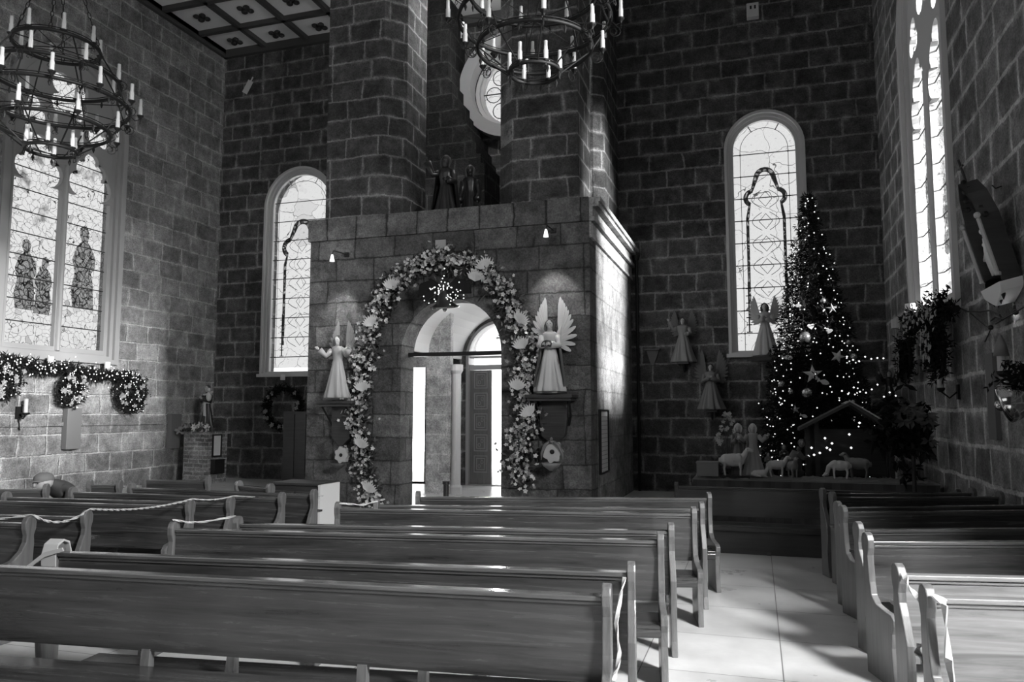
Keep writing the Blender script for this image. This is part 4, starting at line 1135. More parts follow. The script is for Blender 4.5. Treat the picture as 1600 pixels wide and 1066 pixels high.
# brighter swag of lights on the right flank
bulbs(b, [(.45 + .11*i*.9, -.95 + .03*i, 2.62 + rn.gauss(0, .04)) for i in range(7)] + [(.35 + .1*i, -.95 + .05*i, 2.1 + rn.gauss(0,.06)) for i in range(10)], .018)
b.build('fairy_lights', BULB, t, kind='stuff')
def on_tree(px, py):
    # point on the camera-facing skin of the tree
    best = None
    for i in range(60):
        Y = YT_ - 1.18 + i*.02; p = aY(px, py, Y); dx = p.x - tc.x - (apex.x-tc.x)*p.z/Ht; rr = math.hypot(dx, p.y - YT_)
        if rr < tree_r(p.z) + .03: return p
    return aY(px, py, YT_)
def ornament(px, py, kind, s, label):
    p = on_tree(px, py); t = thing('tree_' + {'ball': 'bauble', 'star': 'star', 'fish': 'fish_ornament', 'heart': 'heart_ornament'}[kind], label, 'ornament', tuple(p))
    b = MB(); rot = rn.uniform(-.4, .4)
    def Pm(u, v, w): c_, s_ = cos(rot), sin(rot); return Vector((u*c_ - v*s_, w, u*s_ + v*c_))
    if kind == 'ball': b.ball((0,0,0), s, 14, 10); o = b.build('ball', ORN, t, smooth=True)
    elif kind == 'star':
        pts = [(s*(1 if k % 2 == 0 else .40)*sin(pi*k/5), s*(1 if k % 2 == 0 else .40)*cos(pi*k/5)) for k in range(10)]
        vs = [Pm(u, v, 0) for u, v in pts] + [Pm(0, 0, -.03), Pm(0, 0, .03)]
        b.add(vs, [(k, (k+1) % 10, 10) for k in range(10)] + [((k+1) % 10, k, 11) for k in range(10)]); b.build('star', FLOWER, t)
    elif kind == 'fish':
        b.prism([[(-1.1*s,.5*s),(-.7*s,.1*s),(0,.55*s),(.7*s,.4*s),(1.1*s,0),(.7*s,-.35*s),(0,-.5*s),(-.7*s,-.1*s),(-1.1*s,-.5*s)]], -.02, .02, Pm); b.build('fish', FLOWER, t, bevel=.008)
    else:
        b.prism([[(s*1.0*sin(a)**3, s*(.8*cos(a) - .3*cos(2*a) - .1*cos(3*a))) for a in [2*pi*k/20 for k in range(20)]]], -.02, .02, Pm); b.build('heart', FLOWER, t, bevel=.008)
    b = MB(); b.tube([(0,0,s*.9), (0,.01,s*1.3), (.01,.05,s*1.6)], .004, 4); b.build('hook', DARK, t)
for px, py, kd, s, lab in ((1258,527,'ball',.10,'largest silver bauble, left of centre half-way up the tree'), (1261,614,'ball',.09,'silver bauble directly below the big star on the tree'),
    (1270,585,'star',.17,'big five-pointed star ornament low on the tree'), (1287,597,'fish',.09,'fish-shaped ornament right below the big star'), (1230,559,'fish',.09,'fish-shaped ornament on the left flank above the big star'),
    (1309,557,'star',.13,'tilted thin star ornament on the right side of the tree'), (1243,640,'star',.08,'small star ornament near the stable roof at lower left'), (1333,558,'ball',.07,'bauble inside the bright swag of lights on the right'),
    (1221,600,'ball',.06,'small bauble at the left edge beside the lower branches'), (1246,478,'fish',.07,'pale ornament on the upper left part of the tree'), (1300,482,'star',.10,'star ornament on the upper right part of the tree'),
    (1267,510,'heart',.06,'heart ornament just right of the largest bauble'), (1295,517,'heart',.06,'heart ornament right of centre half-way up the tree'), (1236,612,'ball',.05,'small dull bauble low on the left side of the tree'),
    (1286,470,'ball',.05,'small bauble high on the tree, right of the axis'), (1256,650,'fish',.06,'pale ornament hanging just above the stable roof'), (1325,535,'ball',.05,'small bauble near the right outline of the tree')):
    ornament(px, py, kd, s, lab)
# ------------------------------------------------------------------ nativity table
ZT = aY(1150, 750, 12.65).z
tx0 = aY(1082, 750, 12.65).x
t = thing('nativity_table', 'long dark-clothed nativity table against the right far corner', 'table', (tx0, 12.65, 0))
b = MB(); b.box(0, XR-.06-tx0, 0, .93, ZT-.05, ZT); b.build('tabletop', mat('table_top', .22, .7), t)
b = MB(); n = 60; Wt = XR-.08-tx0
vs = []
for k in range(n+1): u = .01 + (Wt-.02)*k/n; w = -.02 + .012*sin(k*1.3); vs += [(u, w, ZT-.01), (u, w-.01, .02), (u, w+.02, ZT-.01), (u, w+.01, .02)]
b.add(vs, [(4*k, 4*k+1, 4*k+5, 4*k+4) for k in range(n)] + [(4*k+2, 4*k+6, 4*k+7, 4*k+3) for k in range(n)] + [(4*k, 4*k+4, 4*k+6, 4*k+2) for k in range(n)]); b.build('table_cloth', CLOTH, t)
for x in (.06, Wt-.12):
    for y in (.05, .85): b = MB(); b.box(x, x+.06, y, y+.06, 0, ZT-.05); b.build('leg', WOODD, t)
# crumpled paper ground and straw on the table
b = MB(); nx, ny = 60, 10; vs = []
for i in range(nx+1):
    for j in range(ny+1):
        vs.append((tx0 + .02 + (Wt-.1)*i/nx, 12.68 + .82*j/ny, ZT + .004 + .028*abs(sin(i*1.7 + j*2.3)*cos(i*.6 - j*1.9))*(1 if 0 < j else .3)))
fs = [(i*(ny+1)+j, (i+1)*(ny+1)+j, (i+1)*(ny+1)+j+1, i*(ny+1)+j+1) for i in range(nx) for j in range(ny)]
b.add(vs, fs); m_ = len(vs); b.add([(x, y, ZT+.001) for x, y, z in vs], [f[::-1] for f in fs]); tag(b.build('paper_ground', mat('crumpled_paper', .20, .8)), 'crumpled pale paper spread over the nativity table', 'paper ground', kind='stuff')
ZS = ZT + .035

def sheep(px, py, s, label, rz=0, pose='stand', m=FLEECE, Y=None, plinth=False):
    Y = Y or 12.9; p = aY(px, py, Y); t = thing('sheep_figurine', label, 'sheep figurine', (p.x, Y, ZS), rz)
    b = MB(); zb = .62*s if pose != 'lie' else .24*s
    b.ball((0, 0, zb), (.46*s, .22*s, .25*s), 12, 8); b.ball((.22*s, 0, zb+.02*s), (.24*s, .21*s, .24*s), 10, 7); b.ball((-.25*s, 0, zb), (.23*s, .21*s, .23*s), 10, 7)
    if pose == 'graze': hp = Vector((.62*s, 0, .20*s)); nk = [(.30*s, 0, zb+.05*s), (.50*s, 0, zb-.08*s), (.58*s, 0, .28*s)]
    else: hp = Vector((.56*s, 0, zb+.38*s)); nk = [(.30*s, 0, zb+.05*s), (.44*s, 0, zb+.2*s), (.50*s, 0, zb+.34*s)]
    b.tube(nk, [.17*s, .12*s, .10*s], 9); b.ball(hp, (.13*s, .09*s, .10*s), 9, 6); b.ball(hp + Vector((.12*s, 0, -.03*s - (.04*s if pose == 'graze' else 0))), (.08*s, .055*s, .06*s), 8, 5)
    for sd in (-1, 1): b.ball(hp + Vector((-.04*s, sd*.11*s, .03*s)), (.03*s, .07*s, .035*s), 6, 4)
    b.ball((-.49*s, 0, zb-.02*s), (.05*s, .05*s, .12*s), 6, 5)
    if pose != 'lie':
        for x in (.26*s, -.28*s):
            for sd in (-1, 1): b.tube([(x, sd*.11*s, zb-.12*s), (x + (.02*s if x > 0 else -.05*s), sd*.11*s, zb*.48), (x, sd*.11*s, 0)], [.075*s, .045*s, .038*s], 7)
    else:
        for sd in (-1, 1): b.tube([(.25*s, sd*.15*s, .12*s), (.48*s, sd*.17*s, .05*s)], [.06*s, .04*s], 6); b.tube([(-.2*s, sd*.18*s, .12*s), (.05*s, sd*.22*s, .05*s)], [.09*s, .04*s], 6)
    fuse(b.build('body', m, t, smooth=True), .018*s)
    if plinth: b = MB(); b.box(-.5*s, .6*s, -.22*s, .22*s, -.03, .02); b.build('plinth', DARK, t)
    return t
sheep(1146, 746, .42, 'largest sheep figurine, facing right beside the first shepherdess', 0, Y=12.85, plinth=True)
sheep(1187, 748, .24, 'small lamb figurine lying down at the front edge of the table', .1, 'lie', Y=12.82)
sheep(1214, 744, .30, 'small sheep figurine facing right behind the lying lamb', .1, Y=13.02)
sheep(1239, 746, .30, 'sheep figurine turned towards the camera beside the kneeling man', -1.3, Y=12.9, m=ROBEM)
sheep(1313, 745, .32, 'sheep figurine grazing with lowered head in front of the stable', pi, 'graze', Y=12.95)
sheep(1342, 744, .36, 'dim sheep figurine standing at the far right of the table', pi*.93, Y=13.1, m=ROBEM)
def onT(px, Y, dy=0): p = aY(px, 740, Y); return (p.x, Y, ZS)
figure('shepherd_figurine', 'dark-cloaked shepherd figurine carrying flowers, leftmost figure on the table', 'figurine', onT(1155, 13.15), .84, mat('cloak_grey', .10, .5), hair=FLEECE, arms='pray', flare=.17, base=False)
figure('shepherdess_figurine', 'shepherdess figurine in a long pale skirt reaching out, taller of the pair', 'figurine', onT(1178, 13.05), .84, mat('skirt_grey', .30, .5), hair=FLEECE, arms='out', flare=.19, base=False)
# kneeling man
p = onT(1243, 13.2); t = thing('kneeling_figurine', 'kneeling man figurine bowed towards the stable', 'figurine', p)
b = MB(); s = .62
b.tube([(-.05*s,0,.02), (.12*s,0,.06), (.14*s,0,.16*s)], [.12*s,.11*s,.1*s], 9); b.tube([(-.04*s,0,.12*s), (-.02*s,0,.40*s), (.08*s,0,.62*s)], [.20*s,.19*s,.15*s], 12)
for sd in (-1, 1): b.tube([(.08*s, sd*.15*s, .62*s), (.20*s, sd*.16*s, .46*s), (.33*s, sd*.04*s, .50*s)], [.07*s,.055*s,.04*s], 8)
b.tube([(.08*s,0,.66*s), (.13*s,0,.74*s)], .06*s, 8)
fuse(b.build('body', mat('brown_robe', .07, .6), t, smooth=True), .012)
face(t, Vector((.17*s, -.0, .84*s)), .105*s, mat('dim_skin', .14, .5), HAIR, long_hair=False)
# two more low figures
figure('child_figurine', 'small dim child figurine standing behind the small sheep', 'figurine', onT(1201, 13.35), .36, ROBEM, arms='pray', flare=.20, base=False)
figure('king_figurine', 'small dim robed figurine between the shepherdess and the kneeling man', 'figurine', onT(1226, 13.38), .50, ROBED, arms='pray', flare=.18, base=False)
p = aY(1103, 745, 12.75); b = MB(); b.box(-.17, .17, 0, .22, 0, .23); b.box(-.18, .18, -.01, .23, .20, .235); tag(b.build('offering_box', GREY, loc=(p.x+.03, 12.72, ZS), bevel=.01), 'grey box at the left front corner of the nativity table', 'box')
# ornamental pinecone on it
# flowers in a vase
p = aY(1140, 735, 13.35); t = thing('flower_vase', 'vase of tall white flowers on the left of the nativity table', 'flowers', (p.x-.02, 13.4, ZS))
b = MB(); b.lathe([(.05,0),(.08,.08),(.05,.18),(.06,.22)], 12); b.build('vase', DARK, t)
b = MB(); c = MB()
for (dx, h) in ((-.12,.62),(.0,.92),(.06,.86),(-.03,.74),(-.14,.55),(.08,.66),(.0,.98)):
    b.tube([(0,0,.18), (dx*.6,0,h*.6), (dx,-.02,h)], .006, 4)
    for _ in range(6): blossom(c, rn, Vector((dx + rn.gauss(0,.035), -.03, h + rn.gauss(0,.035))), .045)
b.build('stems', NEEDLE2, t); c.build('white_blossoms', FLOWER, t, kind='stuff')
poinsettia((aY(1118, 735, 13.2).x, 13.2, ZS), 'low dark plant with bracts behind the grey box', 5, .20, h=.16)
# stable
YS = 13.62
def sY(x, y): q = aY(x, y, YS); return (q.x, q.z)
l0, r0 = sY(1262, 740)[0], sY(1395, 740)[0]; rid = sY(1326, 628); le = sY(1248, 668); re = sY(1402, 676)
t = thing('nativity_stable', 'dark wooden nativity stable with sloping roof in front of the tree', 'stable', (l0, YS, 0))
def loc2(b_, nm, m, **k): 
    b_.v = [(x-l0, y-YS, z) for x, y, z in b_.v]; return b_.build(nm, m, t, **k)
for (x, z1) in ((l0+.02, le[1]), (sY(1277, 700)[0], sY(1277, 655)[1]), (r0, re[1])):
    for y in (YS+.0, YS+.30):
        if y > YS and abs(x-l0) > .1 and x < r0: continue
        b = MB(); b.box(x-.035, x+.035, y, y+.07, 0 if y > YS + .1 or True else ZT, z1); loc2(b, 'post', WOODD)
for (e, sg) in ((le, -1), (re, 1)):
    b = MB(); th = .05
    b.prism([[rid, e, (e[0], e[1]-th), (rid[0], rid[1]-th)]], YS-.22, YS+.42, lambda u, v, w: Vector((u, w, v))); loc2(b, 'roof_slope', mat('thatch', .06, .9))
b = MB(); b.box(l0, r0, YS+.36, YS+.40, ZT, le[1]-.03); loc2(b, 'back_wall', WOODD)
b = MB(); b.tube([(rid[0]-.02, YS-.23, rid[1]+.02), (re[0]*.6+rid[0]*.4, YS-.23, re[1]*.6+rid[1]*.4+.03)], .012, 5); loc2(b, 'ridge_branch', FLEECE)
b = MB(); b.ball((0,0,.04), (.07,.03,.035), 8, 6); b.ball((.07,0,.065), (.03,.025,.025), 7, 5); b.prism([[(-.12,.03),(-.04,.06),(-.04,.03)]], -.02, .02, lambda u, v, w: Vector((u, w, v)))
q = sY(1322, 634); fuse(b.build('dove_body', ROBE, smooth=True, loc=(q[0]+.02, YS-.16, q[1]+.0)), .006); o = bpy.data.objects['dove_body']; o.name = 'dove_figurine'; tag(o, 'white dove figurine on the stable roof ridge', 'dove figurine')
bb = MB(); bulbs(bb, [tuple(aY(x, y, YS-.18)) for x, y in ((1289,685),(1300,693),(1292,700),(1297,703),(1268,700),(1252,713),(1263,713),(1272,711),(1330,700),(1343,661),(1327,679),(1281,708))], .022)
tag(bb.build('fairy_lights', BULB), 'few loose fairy lights strung across the stable front', 'lights', kind='stuff')
# bushy dark plants to the right of the stable
def bush(px, py, Y, R, h, label, petal=FLOWERD, sd=1):
    rq = random.Random(sd); p = aY(px, py, Y); t = thing('leafy_plant', label, 'plant', (p.x, Y, 0))
    b = MB(); zc = p.z
    for k in range(int(240*R)):
        q = Vector((min(XR-.32-p.x, rq.gauss(0, R*.5)), rq.gauss(0, R*.25), zc + rq.gauss(0, h*.45))); tuft(b, rq, q, .05, 6, .17, .035, Vector((0,-.3,-.3)))
    b.build('leaves', NEEDLE, t, kind='stuff'); c = MB()
    for k in range(int(34*R)):
        q = Vector((min(XR-.3-p.x, rq.gauss(0, R*.42)), -R*.4 - rq.random()*.1, zc + h*.3 + rq.gauss(0, h*.25)))
        for j in range(6): a = 2*pi*rq.random(); leaf(c, q, Vector((cos(a), -.4, sin(a)*.6 - .3)), Vector((0,-1,.4)), .14, .03)
    c.build('bracts', petal, t, kind='stuff'); b = MB(); b.tube([(0,0,.28), (0,0,zc)], .03, 6); b.build('stem', BARK, t); b = MB(); b.lathe([(.12,0),(.17,.28),(.19,.30),(.15,.30)], 14); b.build('pot', GREY, t)
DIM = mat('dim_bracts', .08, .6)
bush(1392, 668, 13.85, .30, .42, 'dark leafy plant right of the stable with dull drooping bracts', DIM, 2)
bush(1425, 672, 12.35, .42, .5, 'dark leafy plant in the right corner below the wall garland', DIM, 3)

# ------------------------------------------------------------------ angels on the far wall
def perch(p, label):
    t = thing('small_bracket', label, 'wall bracket', (p[0], YB, p[2])); b = MB(); b.box(-.12, .12, -.36, -.002, -.05, -.01); b.prism([[(-.30,-.05),(-.002,-.05),(-.002,-.22)]], -.02, .02, lambda u, v, w: Vector((w, u, v))); b.build('shelf', WOODD, t)
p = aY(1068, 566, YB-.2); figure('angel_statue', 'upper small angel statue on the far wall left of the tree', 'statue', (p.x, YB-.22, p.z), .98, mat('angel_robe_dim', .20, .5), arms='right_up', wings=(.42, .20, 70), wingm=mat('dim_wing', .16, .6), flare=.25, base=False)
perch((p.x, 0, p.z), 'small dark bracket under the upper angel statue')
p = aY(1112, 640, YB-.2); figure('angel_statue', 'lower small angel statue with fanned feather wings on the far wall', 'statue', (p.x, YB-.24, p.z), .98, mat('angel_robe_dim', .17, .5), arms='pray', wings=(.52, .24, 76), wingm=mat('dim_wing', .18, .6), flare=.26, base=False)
perch((p.x, 0, p.z), 'small dark bracket under the lower angel statue')
p = aY(1197, 558, YB-.22); figure('angel_statue', 'pale angel statue on the window sill half hidden by the tree', 'statue', (p.x, YB-.26, p.z+.03), 1.12, ROBE, arms='pray', wings=(.40, .18, 66), wingm=WING, flare=.21, base=True)
b = MB(); b.box(p.x-.3, p.x+.34, YB-.52, YB-.105, p.z-.09, p.z-.005); tag(b.build('sill_shelf', WOODD), 'dark shelf fixed in front of the window sill behind the tree', 'shelf')
p = aY(1020, 548, YB); t = thing('empty_bracket', 'small empty dark bracket on the far wall right of the porch', 'wall bracket', tuple(p)); b = MB(); b.prism([[(-.14,.0),(.14,.0),(.02,-.34),(-.03,-.34)]], -.05, -.002, lambda u, v, w: Vector((u, w, v))); b.box(-.17, .17, -.2, -.002, 0, .03); b.build('bracket', WOODD, t)
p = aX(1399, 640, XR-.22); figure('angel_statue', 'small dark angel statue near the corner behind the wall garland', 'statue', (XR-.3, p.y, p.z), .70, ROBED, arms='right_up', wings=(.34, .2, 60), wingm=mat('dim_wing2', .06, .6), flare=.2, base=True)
b = MB(); b.box(XR-.46, XR-.002, p.y-.16, p.y+.16, p.z-.08, p.z-.022); tag(b.build('wall_shelf', WOODD), 'dark wall shelf under the small dark angel in the right corner', 'shelf')

# ------------------------------------------------------------------ right wall
rn = random.Random(31)
gp = [aX(x, y, XR-.10) for x, y in ((1432,512),(1452,500),(1480,488),(1503,482))]
t = thing('fir_garland', 'fir garland under the right wall window with dull blossoms', 'garland', tuple(gp[0])); b = MB(); c = MB(); base = gp[0]
for i in range(3):
    for j in range(30):
        p = gp[i].lerp(gp[i+1], j/30) - base + Vector((-.06,0,0))
        for _ in range(2): tuft(b, rn, p + Vector((-abs(rn.gauss(0,.08)), rn.gauss(0,.07), rn.gauss(0,.10))), .03, 7, .12, .014, Vector((-.6,0,0)))
        if rn.random() < .3:
            for k in range(5): g = rn.random()*6; leaf(c, p + Vector((-.22,0,rn.gauss(0,.08))), Vector((-.3, cos(g), sin(g))), Vector((-1,0,0)), .08, .03)
b.build('fir_greenery', NEEDLE, t, kind='stuff'); c.build('blossoms', FLOWERD, t, kind='stuff'); b = MB(); b.tube([p - base + Vector((-.06,0,0)) for p in gp], .05, 6); b.build('rope_core', NEEDLE, t)
for (x, y, R, lab, sd) in ((1438, 560, .36, 'farther fir wreath on the right wall, nearest the far corner', 8), (1492, 548, .42, 'nearer fir wreath on the right wall with pale blossoms, beside the white candle', 9)):
    p = aX(x, y, XR-.02); wreath(tuple(p + Vector((-.0,0,0))), R*.85, lab, '-x', .22, 0, 26, seed=sd, closed_=True)
sconce_lamp(aX(1436, 482, XR), (-1, 0, 0), 'white spot lamp at the foot of the right wall window', .09, .16)
sconce_lamp(aX(1412, 506, XR), (-1, 0, 0), 'white spot lamp nearest the far corner on the right wall', .09, .16)
def sconce(px, y0, y1, label, cap=False):
    p = aX(px, y1, XR-.22); q = aX(px, y0, XR-.22); h = q.z-p.z; t = thing('candle_sconce', label, 'candle holder', (XR, p.y, p.z))
    b = MB(); b.lathe([(.042,0),(.042,h),(.01,h+.01)], 14, (-.22,0,0)); b.build('candle', CANDLE, t)
    b = MB(); b.lathe([(.02,-.06),(.05,-.03),(.055,0),(.05,0)], 12, (-.22,0,0)); b.tube([(-.22,0,-.05),(-.12,0,-.14),(-.03,0,-.06)], .012, 6); b.box(-.03,-.002,-.05,.05,-.16,.04)
    b.build('bracket', IRON, t)
    if cap: b = MB(); b.lathe([(.075,h-.02),(.05,h+.10),(.015,h+.19),(.0,h+.2)], 14, (-.22,0,0)); b.build('glass_cap', GREY, t, smooth=True)
sconce(1470, 578, 606, 'white candle on the right wall below the nearer wreath')
sconce(1566, 553, 580, 'white capped candle on the right wall above the silver bell', True)
p0 = aX(1534, 570, XR-.0); p1 = aX(1558, 692, XR)
b = MB(); b.box(-.05, 0, -.30, .0, 0, .98); tag(b.build('wall_panel', mat('dim_panel', .12, .6), loc=(XR-.002, aX(1558, 690, XR-.05).y+.30, aX(1556, 688, XR-.05).z)), 'grey rectangular panel on the right wall beside the silver bell', 'panel')
# polished bell
p = aX(1582, 628, XR-.36); t = thing('silver_bell', 'polished silver bell on the right wall at the right picture edge', 'bell', tuple(p))
M = Matrix.Rotation(radians(70), 3, 'Y') @ Matrix.Rotation(.3, 3, 'X')
b = MB(); R = .175; b.lathe([(R*.75,-R*.55),(R*1.02,-R*.45),(R*1.05,-R*.3),(R*.98,0),(R*.86,R*.4),(R*.6,R*.75),(R*.25,R*.95),(.01,R)], 28, M=M); b.build('bell_body', CHROME, t, smooth=True)
b = MB(); b.ball(M @ Vector((0,0,-R*.55)), R*.32, 10, 8); b.build('clapper', CHROME, t, smooth=True)
b = MB(); b.tube([M @ Vector((0,0,R)), M @ Vector((.02,0,R+.08)), Vector((.28,0,.05))], .015, 6); b.build('arm', IRON, t)
b = MB()
for k in range(60): tuft(b, rn, Vector((rn.gauss(.05,.08), rn.gauss(0,.08), .26 + rn.gauss(0,.06))), .02, 5, .09, .012)
b.build('fir_sprig', NEEDLE, t, kind='stuff')
# cable
cp = [aX(x, y, XR-.09) for x, y in ((1503,483),(1512,487),(1530,487),(1548,485),(1562,492),(1566,500),(1556,506),(1548,502),(1556,495),(1568,499),(1580,492),(1600,480),(1620,472))]
b = MB(); b.tube(cp, .010, 5); b.tube([aX(x, y, XR-.06) for x, y in ((1516,489),(1528,500),(1540,510),(1548,514),(1545,522),(1539,534))], .008, 5); b.ball(aX(1548,512,XR-.06), .03); b.ball(aX(1587,488,XR-.06), .03)
tag(b.build('loose_cable', DARK), 'dark loose cable looping along the right wall below the station carving', 'cable')
b = MB(); q = aX(1565, 291, XR-.005); b.tube([q, q + Vector((-.06,0,-.02)), q + Vector((-.09,0,.02))], .008, 5); tag(b.build('iron_hook', DARK), 'tiny dark hook on the right wall above the carved station', 'hook')
# carved station in its gothic frame
pb = aX(1556, 440, XR-.16); pt = aX(1515, 318, XR-.16)
t = thing('carved_station', 'carved station relief in a dark gothic frame tilting from the right wall', 'carving', (XR-.01, pb.y, pb.z))
Hs = 1.15; hw = .30
out = lambda k, z0: [(-hw*k, z0), (hw*k, z0), (hw*k, Hs*.62), (hw*k*.6, Hs*.86), (0, Hs), (-hw*k*.6, Hs*.86), (-hw*k, Hs*.62)]
Mt = Matrix.Rotation(radians(-14), 4, 'Y')
def Pst(u, v, w): return Mt @ Vector((-.02 - w, u, v))
b = MB(); b.prism([out(1, 0), out(.78, .08)], -.0, .16, Pst); b.build('frame', WOODD, t)
b = MB(); b.prism([out(.98, .01)], -.03, .0, Pst); b.build('back_panel', WOODD, t)
b = MB(); b.prism([out(.78, .08)], .0, .02, Pst)
for (u, v, r, h) in ((-.08,.12,.05,.44),(.06,.12,.06,.5),(.15,.12,.04,.36),(-.16,.12,.04,.3)):
    c0 = Pst(u, v, .06); b.tube([c0, Pst(u+.01, v+h*.5, .075), Pst(u, v+h*.8, .06)], [r, r*.8, r*.6], 8); b.ball(Pst(u, v+h*.95, .07), r*.6, 8, 6)
b.tube([Pst(-.18,.50,.10), Pst(.2,.30,.10)], .02, 5)
b.build('relief', mat('pale_relief', .75, .6), t, smooth=True)
for s in (-1, 1): b = MB(); b.tube([Pst(s*hw*.95, .1, .17), Pst(s*hw*.95, Hs*.6, .17)], .022, 8); b.lathe([(.03,0),(.03,.03),(.02,.04)], 8, Pst(s*hw*.95, .07, .17)); b.ball(Pst(s*hw*.95, Hs*.63, .17), .035, 8, 6); b.build('column', mat('pale_column', .42, .5), t)
b = MB(); b.prism([[(-hw*1.15, -.0), (hw*1.15, 0), (hw*1.0, -.10), (hw*.55, -.16), (0, -.22), (-hw*.55, -.16), (-hw*1.0, -.10)]], -.02, .20, Pst); b.build('base_console', mat('pale_console', .7, .6), t, bevel=.01)
b = MB()
for k in range(5): b.lathe([(.03,0),(.02,-.05),(.0,-.10)], 6, Pst(-hw*.8 + hw*.4*k, -.09-.03*(2-abs(k-2)), .16))
for k in range(6):
    f = k/5; b.ball(Pst(-hw*(1-f), Hs*.62 + Hs*.38*f, .1), .035, 6, 4); b.ball(Pst(hw*(1-f), Hs*.62 + Hs*.38*f, .1), .035, 6, 4)
b.tube([Pst(0, Hs, .08), Pst(0, Hs+.26, .08)], .014, 6); b.tube([Pst(-.08, Hs+.17, .08), Pst(.08, Hs+.17, .08)], .012, 6); b.build('cresting_and_cross', DARK, t)

lp = Pst(0, -.26, .02) + Vector((XR-.01, pb.y, pb.z))
t = thing('picture_lamp', 'small lamp lighting the wall under the carved station', 'lamp', tuple(lp))
b = MB(); b.lathe([(.0,.02),(.03,.0),(.045,-.06)], 12); b.build('lamp_shade', DARK, t); b = MB(); b.tube([(0,0,.01),(XR-.004-lp.x,0,.03)], .01, 6); b.build('arm', DARK, t)
d = bpy.data.lights.new('picture_lamp_light', 'POINT'); d.energy = 3.0; d.shadow_soft_size = .03; o = bpy.data.objects.new('picture_lamp_light', d); o.location = lp + Vector((0, 0, -.10)); COL.objects.link(o)
# ------------------------------------------------------------------ ribbons and cords on the pews
def ribbon(pts, w, label, twist=3.0, name='ribbon', m=RIB, r2=.004):
    b = MB(); P_ = [Vector(p) for p in pts]; fine = []
    for i in range(len(P_)-1):
        for j in range(10): fine.append(P_[i].lerp(P_[i+1], j/10))
    fine.append(P_[-1]); N = len(fine); vs = []
    for i, p in enumerate(fine):
        tt = (fine[min(i+1, N-1)] - fine[max(i-1, 0)]).normalized(); a = twist*i/N*2*pi
        u = tt.cross(Vector((0,0,1))); u = u.normalized() if u.length > .1 else Vector((1,0,0)); v = tt.cross(u)
        w_ = w*.62; d = (u*cos(a) + v*sin(a))*(w_/w); e = (-u*sin(a) + v*cos(a))
        vs += [p + d*w + e*r2, p - d*w + e*r2, p - d*w - e*r2, p + d*w - e*r2]
    fs = [(4*i+k, 4*i+(k+1) % 4, 4*i+4+(k+1) % 4, 4*i+4+k) for i in range(N-1) for k in range(4)] + [(0,1,2,3), (4*N-1,4*N-2,4*N-3,4*N-4)]
    b.add(vs, fs); return tag(b.build(name, m), label, 'ribbon')
def sag(p, q, d, n=8): p, q = Vector(p), Vector(q); return [p.lerp(q, i/n) - Vector((0,0,d*4*(i/n)*(1-i/n))) for i in range(n+1)]
LE = [zp(50, 818), zp(140, 808), zp(301, 791), zp(364, 786)]
k = [Vector((x+.0, y+.0, .925)) for x, y in LE]
ribbon(sag(k[0] + Vector((-1.2, -.5, -.05)), k[0], .03), .014, 'white ribbon reaching the leftmost round pew knob from the picture edge', 4)
ribbon(sag(k[0], k[1], .08), .016, 'white ribbon with a knot between the two nearest left-block pew knobs', 3)
ribbon(sag(k[1], k[2], .04), .014, 'long white ribbon rising from the second to the third left-block pew knob', 9)
ribbon(sag(k[2], k[3], .02), .010, 'short white ribbon between the third and fourth left-block pew knobs', 3)
c9 = aY(505, 775, 9.15); ribbon(sag(k[3], (c9.x, c9.y, c9.z), .02), .009, 'thin white ribbon running from the fourth knob to the pale cupboard side', 5)
a = zp(956, 931); c_ = zp(993, 894)
ribbon([(c_[0]-.05, c_[1]-.06, .84), (c_[0]-.06, c_[1]-.12, .76), (c_[0]-.07, c_[1]-.22, .64), (a[0]-.005, a[1]+.22, .54), (a[0]+.01, a[1]+.06, .50), (a[0]+.012, a[1]-.06, .49)], .016, 'twisted white ribbon tied between the two nearest centre pew ends by the aisle', 1.5)
a = zp(85, 862); b_ = Vector((a[0], a[1], 0))
t = thing('cloth_band', 'white cloth band wrapped over the left end of the nearest desk', 'ribbon', (a[0], a[1], 0), .14)
b = MB(); pr_ = [(-.068, .78), (-.075, .85), (-.055, .915), (-.005, .94), (.045, .92), (.065, .86), (.06, .80)]
prb = [(y*.86, .80 + (z-.80)*.90) for y, z in pr_]
b.prism([pr_ + prb[::-1]], -.03, .07, lambda u, v, w: Vector((w, u, v))); b.build('band', RIB, t, bevel=.004)
b = MB(); b.prism([[(0,.87),(.12,.90),(.13,.88),(0,.84),(-.17,.72),(-.19,.73)]], -.085, -.075, lambda u, v, w: Vector((u, w, v))); b.build('loose_end', RIB, t)
a = zp(268, 826); c_ = zp(368, 818); ribbon([(a[0]+.03, a[1]-.03, .93), (a[0]+.1, a[1]+.06, .90), ((a[0]+c_[0])/2, (a[1]+c_[1])/2, .89), (c_[0], c_[1], .915)], .012, 'white ribbon between the left ends of the second pew and its desk', 2)
a = zp(525, 794); c_ = zp(585, 789); ribbon([(a[0]+.04, a[1]-.02, .905), ((a[0]+c_[0])/2+.1, a[1]+.12, .88), (c_[0]+.05, c_[1]-.03, .90), (c_[0]+.12, c_[1]-.03, .92)], .014, 'white ribbon tied at the left end of the third centre pew', 2)
a = zp(1440, 932); c_ = zp(1397, 897)
ribbon([(c_[0]+.035, c_[1]-.07, .88), (c_[0]+.05, c_[1]-.12, .82), (c_[0]+.09, c_[1]-.2, .77), (c_[0]+.12, c_[1]-.24, .75)], .022, 'crumpled white ribbon hanging from the second right-block pew end', 1.2)
ribbon([(a[0]+.03, a[1]-.075, .885), (a[0]+.075, a[1]-.09, .86), (a[0]+.08, a[1]-.08, .74), (a[0]+.085, a[1]-.07, .60), (a[0]+.11, a[1]-.06, .42)], .030, 'long white ribbon hanging down the nearest right-block pew end', .6)
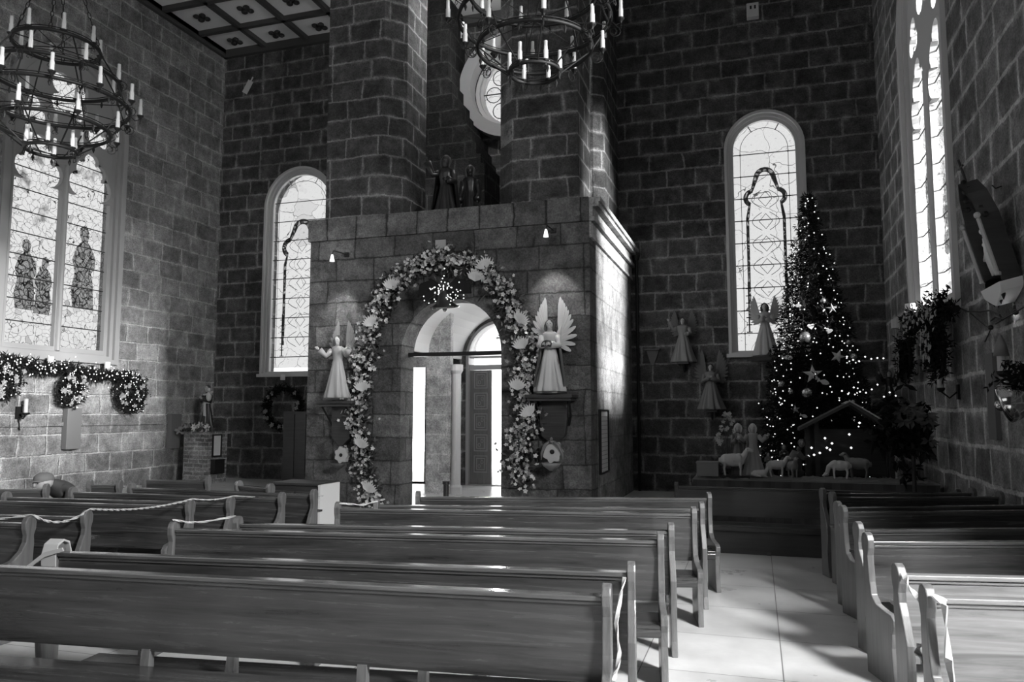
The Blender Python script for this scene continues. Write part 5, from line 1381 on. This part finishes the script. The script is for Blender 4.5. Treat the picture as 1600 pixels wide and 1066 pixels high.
ribbon([(c_[0]+.05, c_[1]-.36, .60), (c_[0]+.03, c_[1]-.40, .56), (c_[0]+.08, c_[1]-.38, .50), (c_[0]+.14, c_[1]-.36, .44)], .03, 'knotted ribbon between the two nearest right-block pew ends', 1.5, m=mat('grey_ribbon', .3, .5))

# ------------------------------------------------------------------ person bowed among the pews
q = zp(76, 764); base = Vector((q[0]-.26, q[1]+.62, 0))
t = thing('person', 'person in a pale cap and dark jacket bowing behind the far left pew', 'person', tuple(base))
def skin_body(name, joints, edges, m, parent, sub=1):
    me = bpy.data.meshes.new(name); me.from_pydata([j[:3] for j in joints], edges, []); me.materials.append(m)
    o = bpy.data.objects.new(name, me); COL.objects.link(o); o.parent = parent
    sk = o.modifiers.new('skin', 'SKIN'); sk.use_smooth_shade = True
    for i, j in enumerate(joints): me.skin_vertices[0].data[i].radius = (j[3], j[4] if len(j) > 4 else j[3])
    me.skin_vertices[0].data[0].use_root = True
    sb = o.modifiers.new('sub', 'SUBSURF'); sb.levels = sub; sb.render_levels = sub
    return o
J = [(0,0,.50,.15,.11), (0,-.06,.62,.15,.11), (0,-.16,.76,.17,.11), (0,-.27,.86,.10,.09), (0,-.36,.90,.055), (0,-.42,.90,.05),
     (-.18,-.24,.82,.065), (-.24,-.34,.62,.05), (-.10,-.44,.55,.038), (.18,-.24,.82,.065), (.24,-.34,.62,.05), (.10,-.44,.55,.038),
     (-.11,-.02,.48,.09), (-.13,-.40,.46,.075), (-.13,-.38,.10,.05), (-.13,-.50,.05,.045), (.11,-.02,.48,.09), (.13,-.40,.46,.075), (.13,-.38,.10,.05), (.13,-.50,.05,.045)]
skin_body('body', J, [(0,1),(1,2),(2,3),(3,4),(4,5),(3,6),(6,7),(7,8),(3,9),(9,10),(10,11),(0,12),(12,13),(13,14),(14,15),(0,16),(16,17),(17,18),(18,19)], mat('dark_jacket', .04, .8), t, 2)
h = face(t, Vector((.0, -.48, .90)), .115, mat('skin_tone', .25, .5), mat('grey_hair', .35, .7), long_hair=False)
b = MB(); b.ball((0, -.46, .95), (.10, .118, .08), 14, 8); b.ball((0, -.56, .93), (.08, .07, .012), 10, 4); b.build('cap', mat('pale_cap', .12, .8), t, smooth=True)
for s in (-1, 1):
    b = MB(); hand(b, Vector((s*.07, -.47, .54)), (-s*.5, -.5, -.2), .075, s); b.build('hand', mat('skin_tone2', .25, .5), t, smooth=True)
